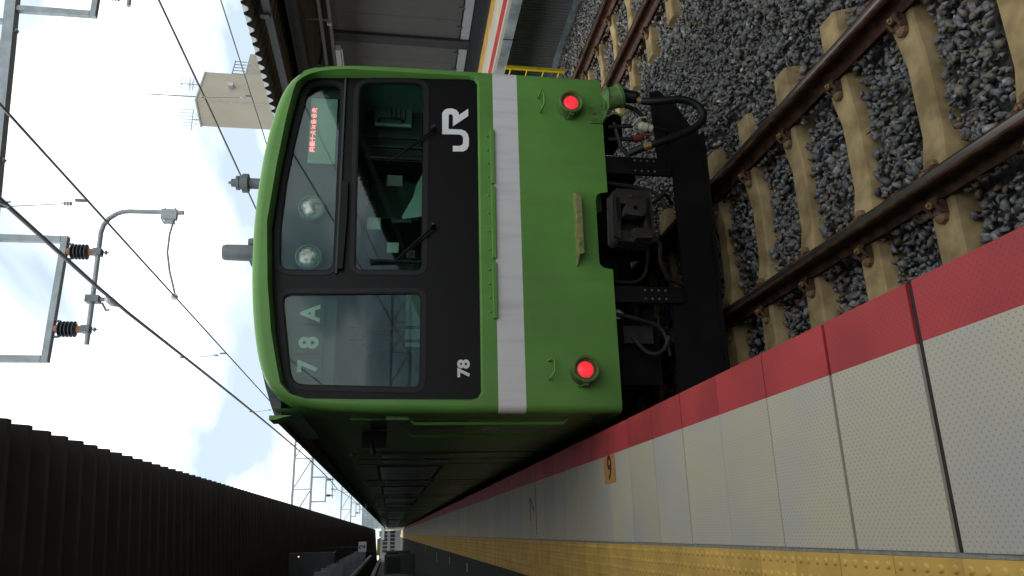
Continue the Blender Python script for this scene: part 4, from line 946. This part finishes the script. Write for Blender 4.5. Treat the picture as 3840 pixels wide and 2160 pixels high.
MB().tube([(-2.95, 4, 3.30), (-2.95, 24, 3.30)], .05, 8).build('rail', steel_d, sl)
for k in range(16): MB().box(-2.95, -2.60, 4.4+.95*k, 4.43+.95*k, 3.32, 3.49).build('slat', steel_d, sl)
ys_ = thing('hanging_sign', 'narrow yellow hanging sign with small white lamps far under the near canopy', 'sign', (-2.8, 30, 3.1))
MB().box(-3.07, -2.57, 30, 30.05, 3.045, 3.19).build('yellow_panel', mat('sign_yellow', (.55, .50, .02), .5), ys_); MB().box(-2.57, -2.38, 30, 30.05, 3.045, 3.19).build('grey_panel', mat('sign_grey', (.35, .35, .33), .6), ys_)
MB().box(-2.9, -2.87, 30.01, 30.04, 3.19, 4.5).build('sign_rod', beam_d, ys_)
for z in (3.07, 3.11, 3.15): MB().box(-2.335, -2.30, 30, 30.02, z-.012, z+.012).build('lamp', mat('white_lamp', (.9, .9, .8), .5, emit=(1, .95, .8), estr=1.4), ys_)
MB().box(-2.35, -2.285, 30.02, 30.05, 3.03, 3.18).build('lamp_box', beam_d, ys_)
for k, (yy, lab) in enumerate(((46, 'grey cabinet standing far down the near platform'), (58, 'second grey cabinet farther down the near platform'))):
    v = thing('vending_cabinet', lab, 'cabinet', (-4.0, yy, HP)); MB().box(-4.6, -3.45, yy, yy+.8, HP, HP+1.9).build('cabinet', mat('cabinet_grey', (.09, .09, .09), .6), v, bevel=.02); MB().box(-4.5, -3.6, yy-.02, yy-.002, HP+.9, HP+1.75).build('cabinet_window', glass_dark, v)

# ================================================================== BUILDINGS
def rotbox(cx, cy, lx, ly, z0, z1, a, b=None):
    b = b or MB(); ca, sa = math.cos(a), math.sin(a)
    pts = [(cx, cy), (cx+lx*ca, cy+lx*sa), (cx+lx*ca-ly*sa, cy+lx*sa+ly*ca), (cx-ly*sa, cy+ly*ca)]
    b.add([(x, y, z0) for x, y in pts]+[(x, y, z1) for x, y in pts], [(3, 2, 1, 0), (4, 5, 6, 7), (0, 1, 5, 4), (1, 2, 6, 5), (2, 3, 7, 6), (3, 0, 4, 7)]); return b
bd = thing('building', 'beige windowless tower block with aerials on its roof behind the far canopy', 'building', (26, 41, 0))
ang = math.atan2(1.39, 3.015)
rotbox(24.794, 40, 3.32, 2.02, -.3, 15.65, ang).build('wall', bld_m, bd)
rotbox(24.76, 39.95, 3.40, 2.10, 15.65, 15.75, ang).build('parapet', bld_d, bd)
rotbox(27.2, 42.2, 4.5, 3.0, -.3, 13.5, ang).build('lower_wing', bld_d, bd)
q = MB(); [q.beam((27.3+.35*k, 42.1+.16*k, 13.5), (27.3+.35*k, 42.1+.16*k, 14.3), .04, .04) for k in range(9)]; q.beam((27.3, 42.1, 14.3), (30.2, 43.4, 14.3), .05, .05); q.build('roof_railing', steel_d, bd)
q = MB(); q.beam((24.75, 39.96, -.3), (24.75, 39.96, 14.9), .10, .10); q.build('downpipe', bld_d, bd)
MB().box(26.25, 26.50, 40.35, 40.75, 13.6, 13.95).build('wall_vent', panel_w, bd)
def aerial(x, y, z0, z1, label, kind):
    t = thing('aerial', label, 'aerial', (x, y, z0)); MB().tube([(x, y, z0), (x, y, z1)], .035 if kind == 0 else .025, 6).build('mast', steel_d, t)
    if kind == 1:
        for zz in (z1-.05, z1-.55, z1-.75):
            q = MB(); q.tube([(x-.45, y, zz), (x+.45, y, zz)], .018, 5); q.tube([(x, y-.4, zz), (x, y+.4, zz)], .012, 5); q.build('crossarm', steel_d, t)
        MB().tube([(x-.05, y, z1), (x+.3, y, z1+.35)], .02, 5).build('boom', steel_d, t)
    if kind == 2:
        MB().tube([(x-.75, y, z1), (x+.75, y, z1)], .022, 5).build('boom', steel_d, t)
        for k, hh in enumerate((1.0, .9, 1.15, .8, 1.3, 1.1, .85)): MB().tube([(x-.72+.24*k, y, z1-.1), (x-.72+.24*k, y, z1+hh)], .012, 5).build('element', steel_d, t)
        for k in range(3): MB().tube([(x-.3+.3*k, y, z1-.15), (x-.2+.3*k, y+.3, z1-.25), (x-.1+.3*k, y, z1-.15)], .012, 5).build('loop', steel_d, t)
    return t
aerial(25.4, 40.6, 15.7, 19.0, 'tall plain pole aerial in the middle of the beige tower roof', 0)
aerial(26.5, 40.9, 15.7, 17.0, 'small aerial with short crossed arms at the right end of the beige tower roof', 1)
aerial(24.1, 41.3, 15.7, 16.15, 'comb-shaped television aerial at the left end of the beige tower roof', 2)
# things at the far end of the line
fb_ = thing('building', 'pale glazed footbridge building far behind the train', 'building', (0, 120, 0))
MB().box(-1.3, 9, 124, 130, 4.0, 7.2).build('glazed_hall', mat('far_glass', (.42, .47, .50), .4, var=.3, vscale=.6), fb_)
q = MB(); [q.box(-1.3+.45*k, -1.24+.45*k, 123.9, 123.99, 4.0, 7.2) for k in range(22)]; [q.box(-1.3, 9, 123.85, 123.89, 4.0+.8*k, 4.06+.8*k) for k in range(5)]; q.build('mullion', steel, fb_)
MB().box(-3.0, 12, 118, 131, 3.6, 3.98).build('deck', mat('deck_green', (.33, .42, .36), .7), fb_)
fb2 = thing('building', 'white building with rows of windows at the end of the near platform', 'building', (-6, 135, 0))
MB().box(-14, -1.6, 135, 150, -.3, 4.6).build('wall', mat('far_white', (.20, .21, .21), .8), fb2)
for i in range(6):
    for j in range(2): MB().box(-5.2+.62*i, -4.75+.62*i, 134.95, 134.99, 1.9+1.3*j, 2.7+1.3*j).build('window', glass_dark, fb2)
fb3 = thing('building', 'tan building beside the tracks beyond the last train car', 'building', (-1, 150, 0)); MB().box(-1.4, 14, 152, 165, -.3, 4.2).build('wall', mat('far_tan', (.46, .36, .26), .8), fb3); MB().box(-1.45, 14.1, 151.9, 165.1, 4.2, 4.5).build('roof', bld_d, fb3)
for i in range(8): MB().box(-.9+1.4*i, -.2+1.4*i, 151.95, 151.99, 1.2, 2.4).build('window', glass_dark, fb3)
for o in bpy.data.objects:
    if '_w' in o: del o['_w']
    if o.parent and 'category' in o: del o['category']
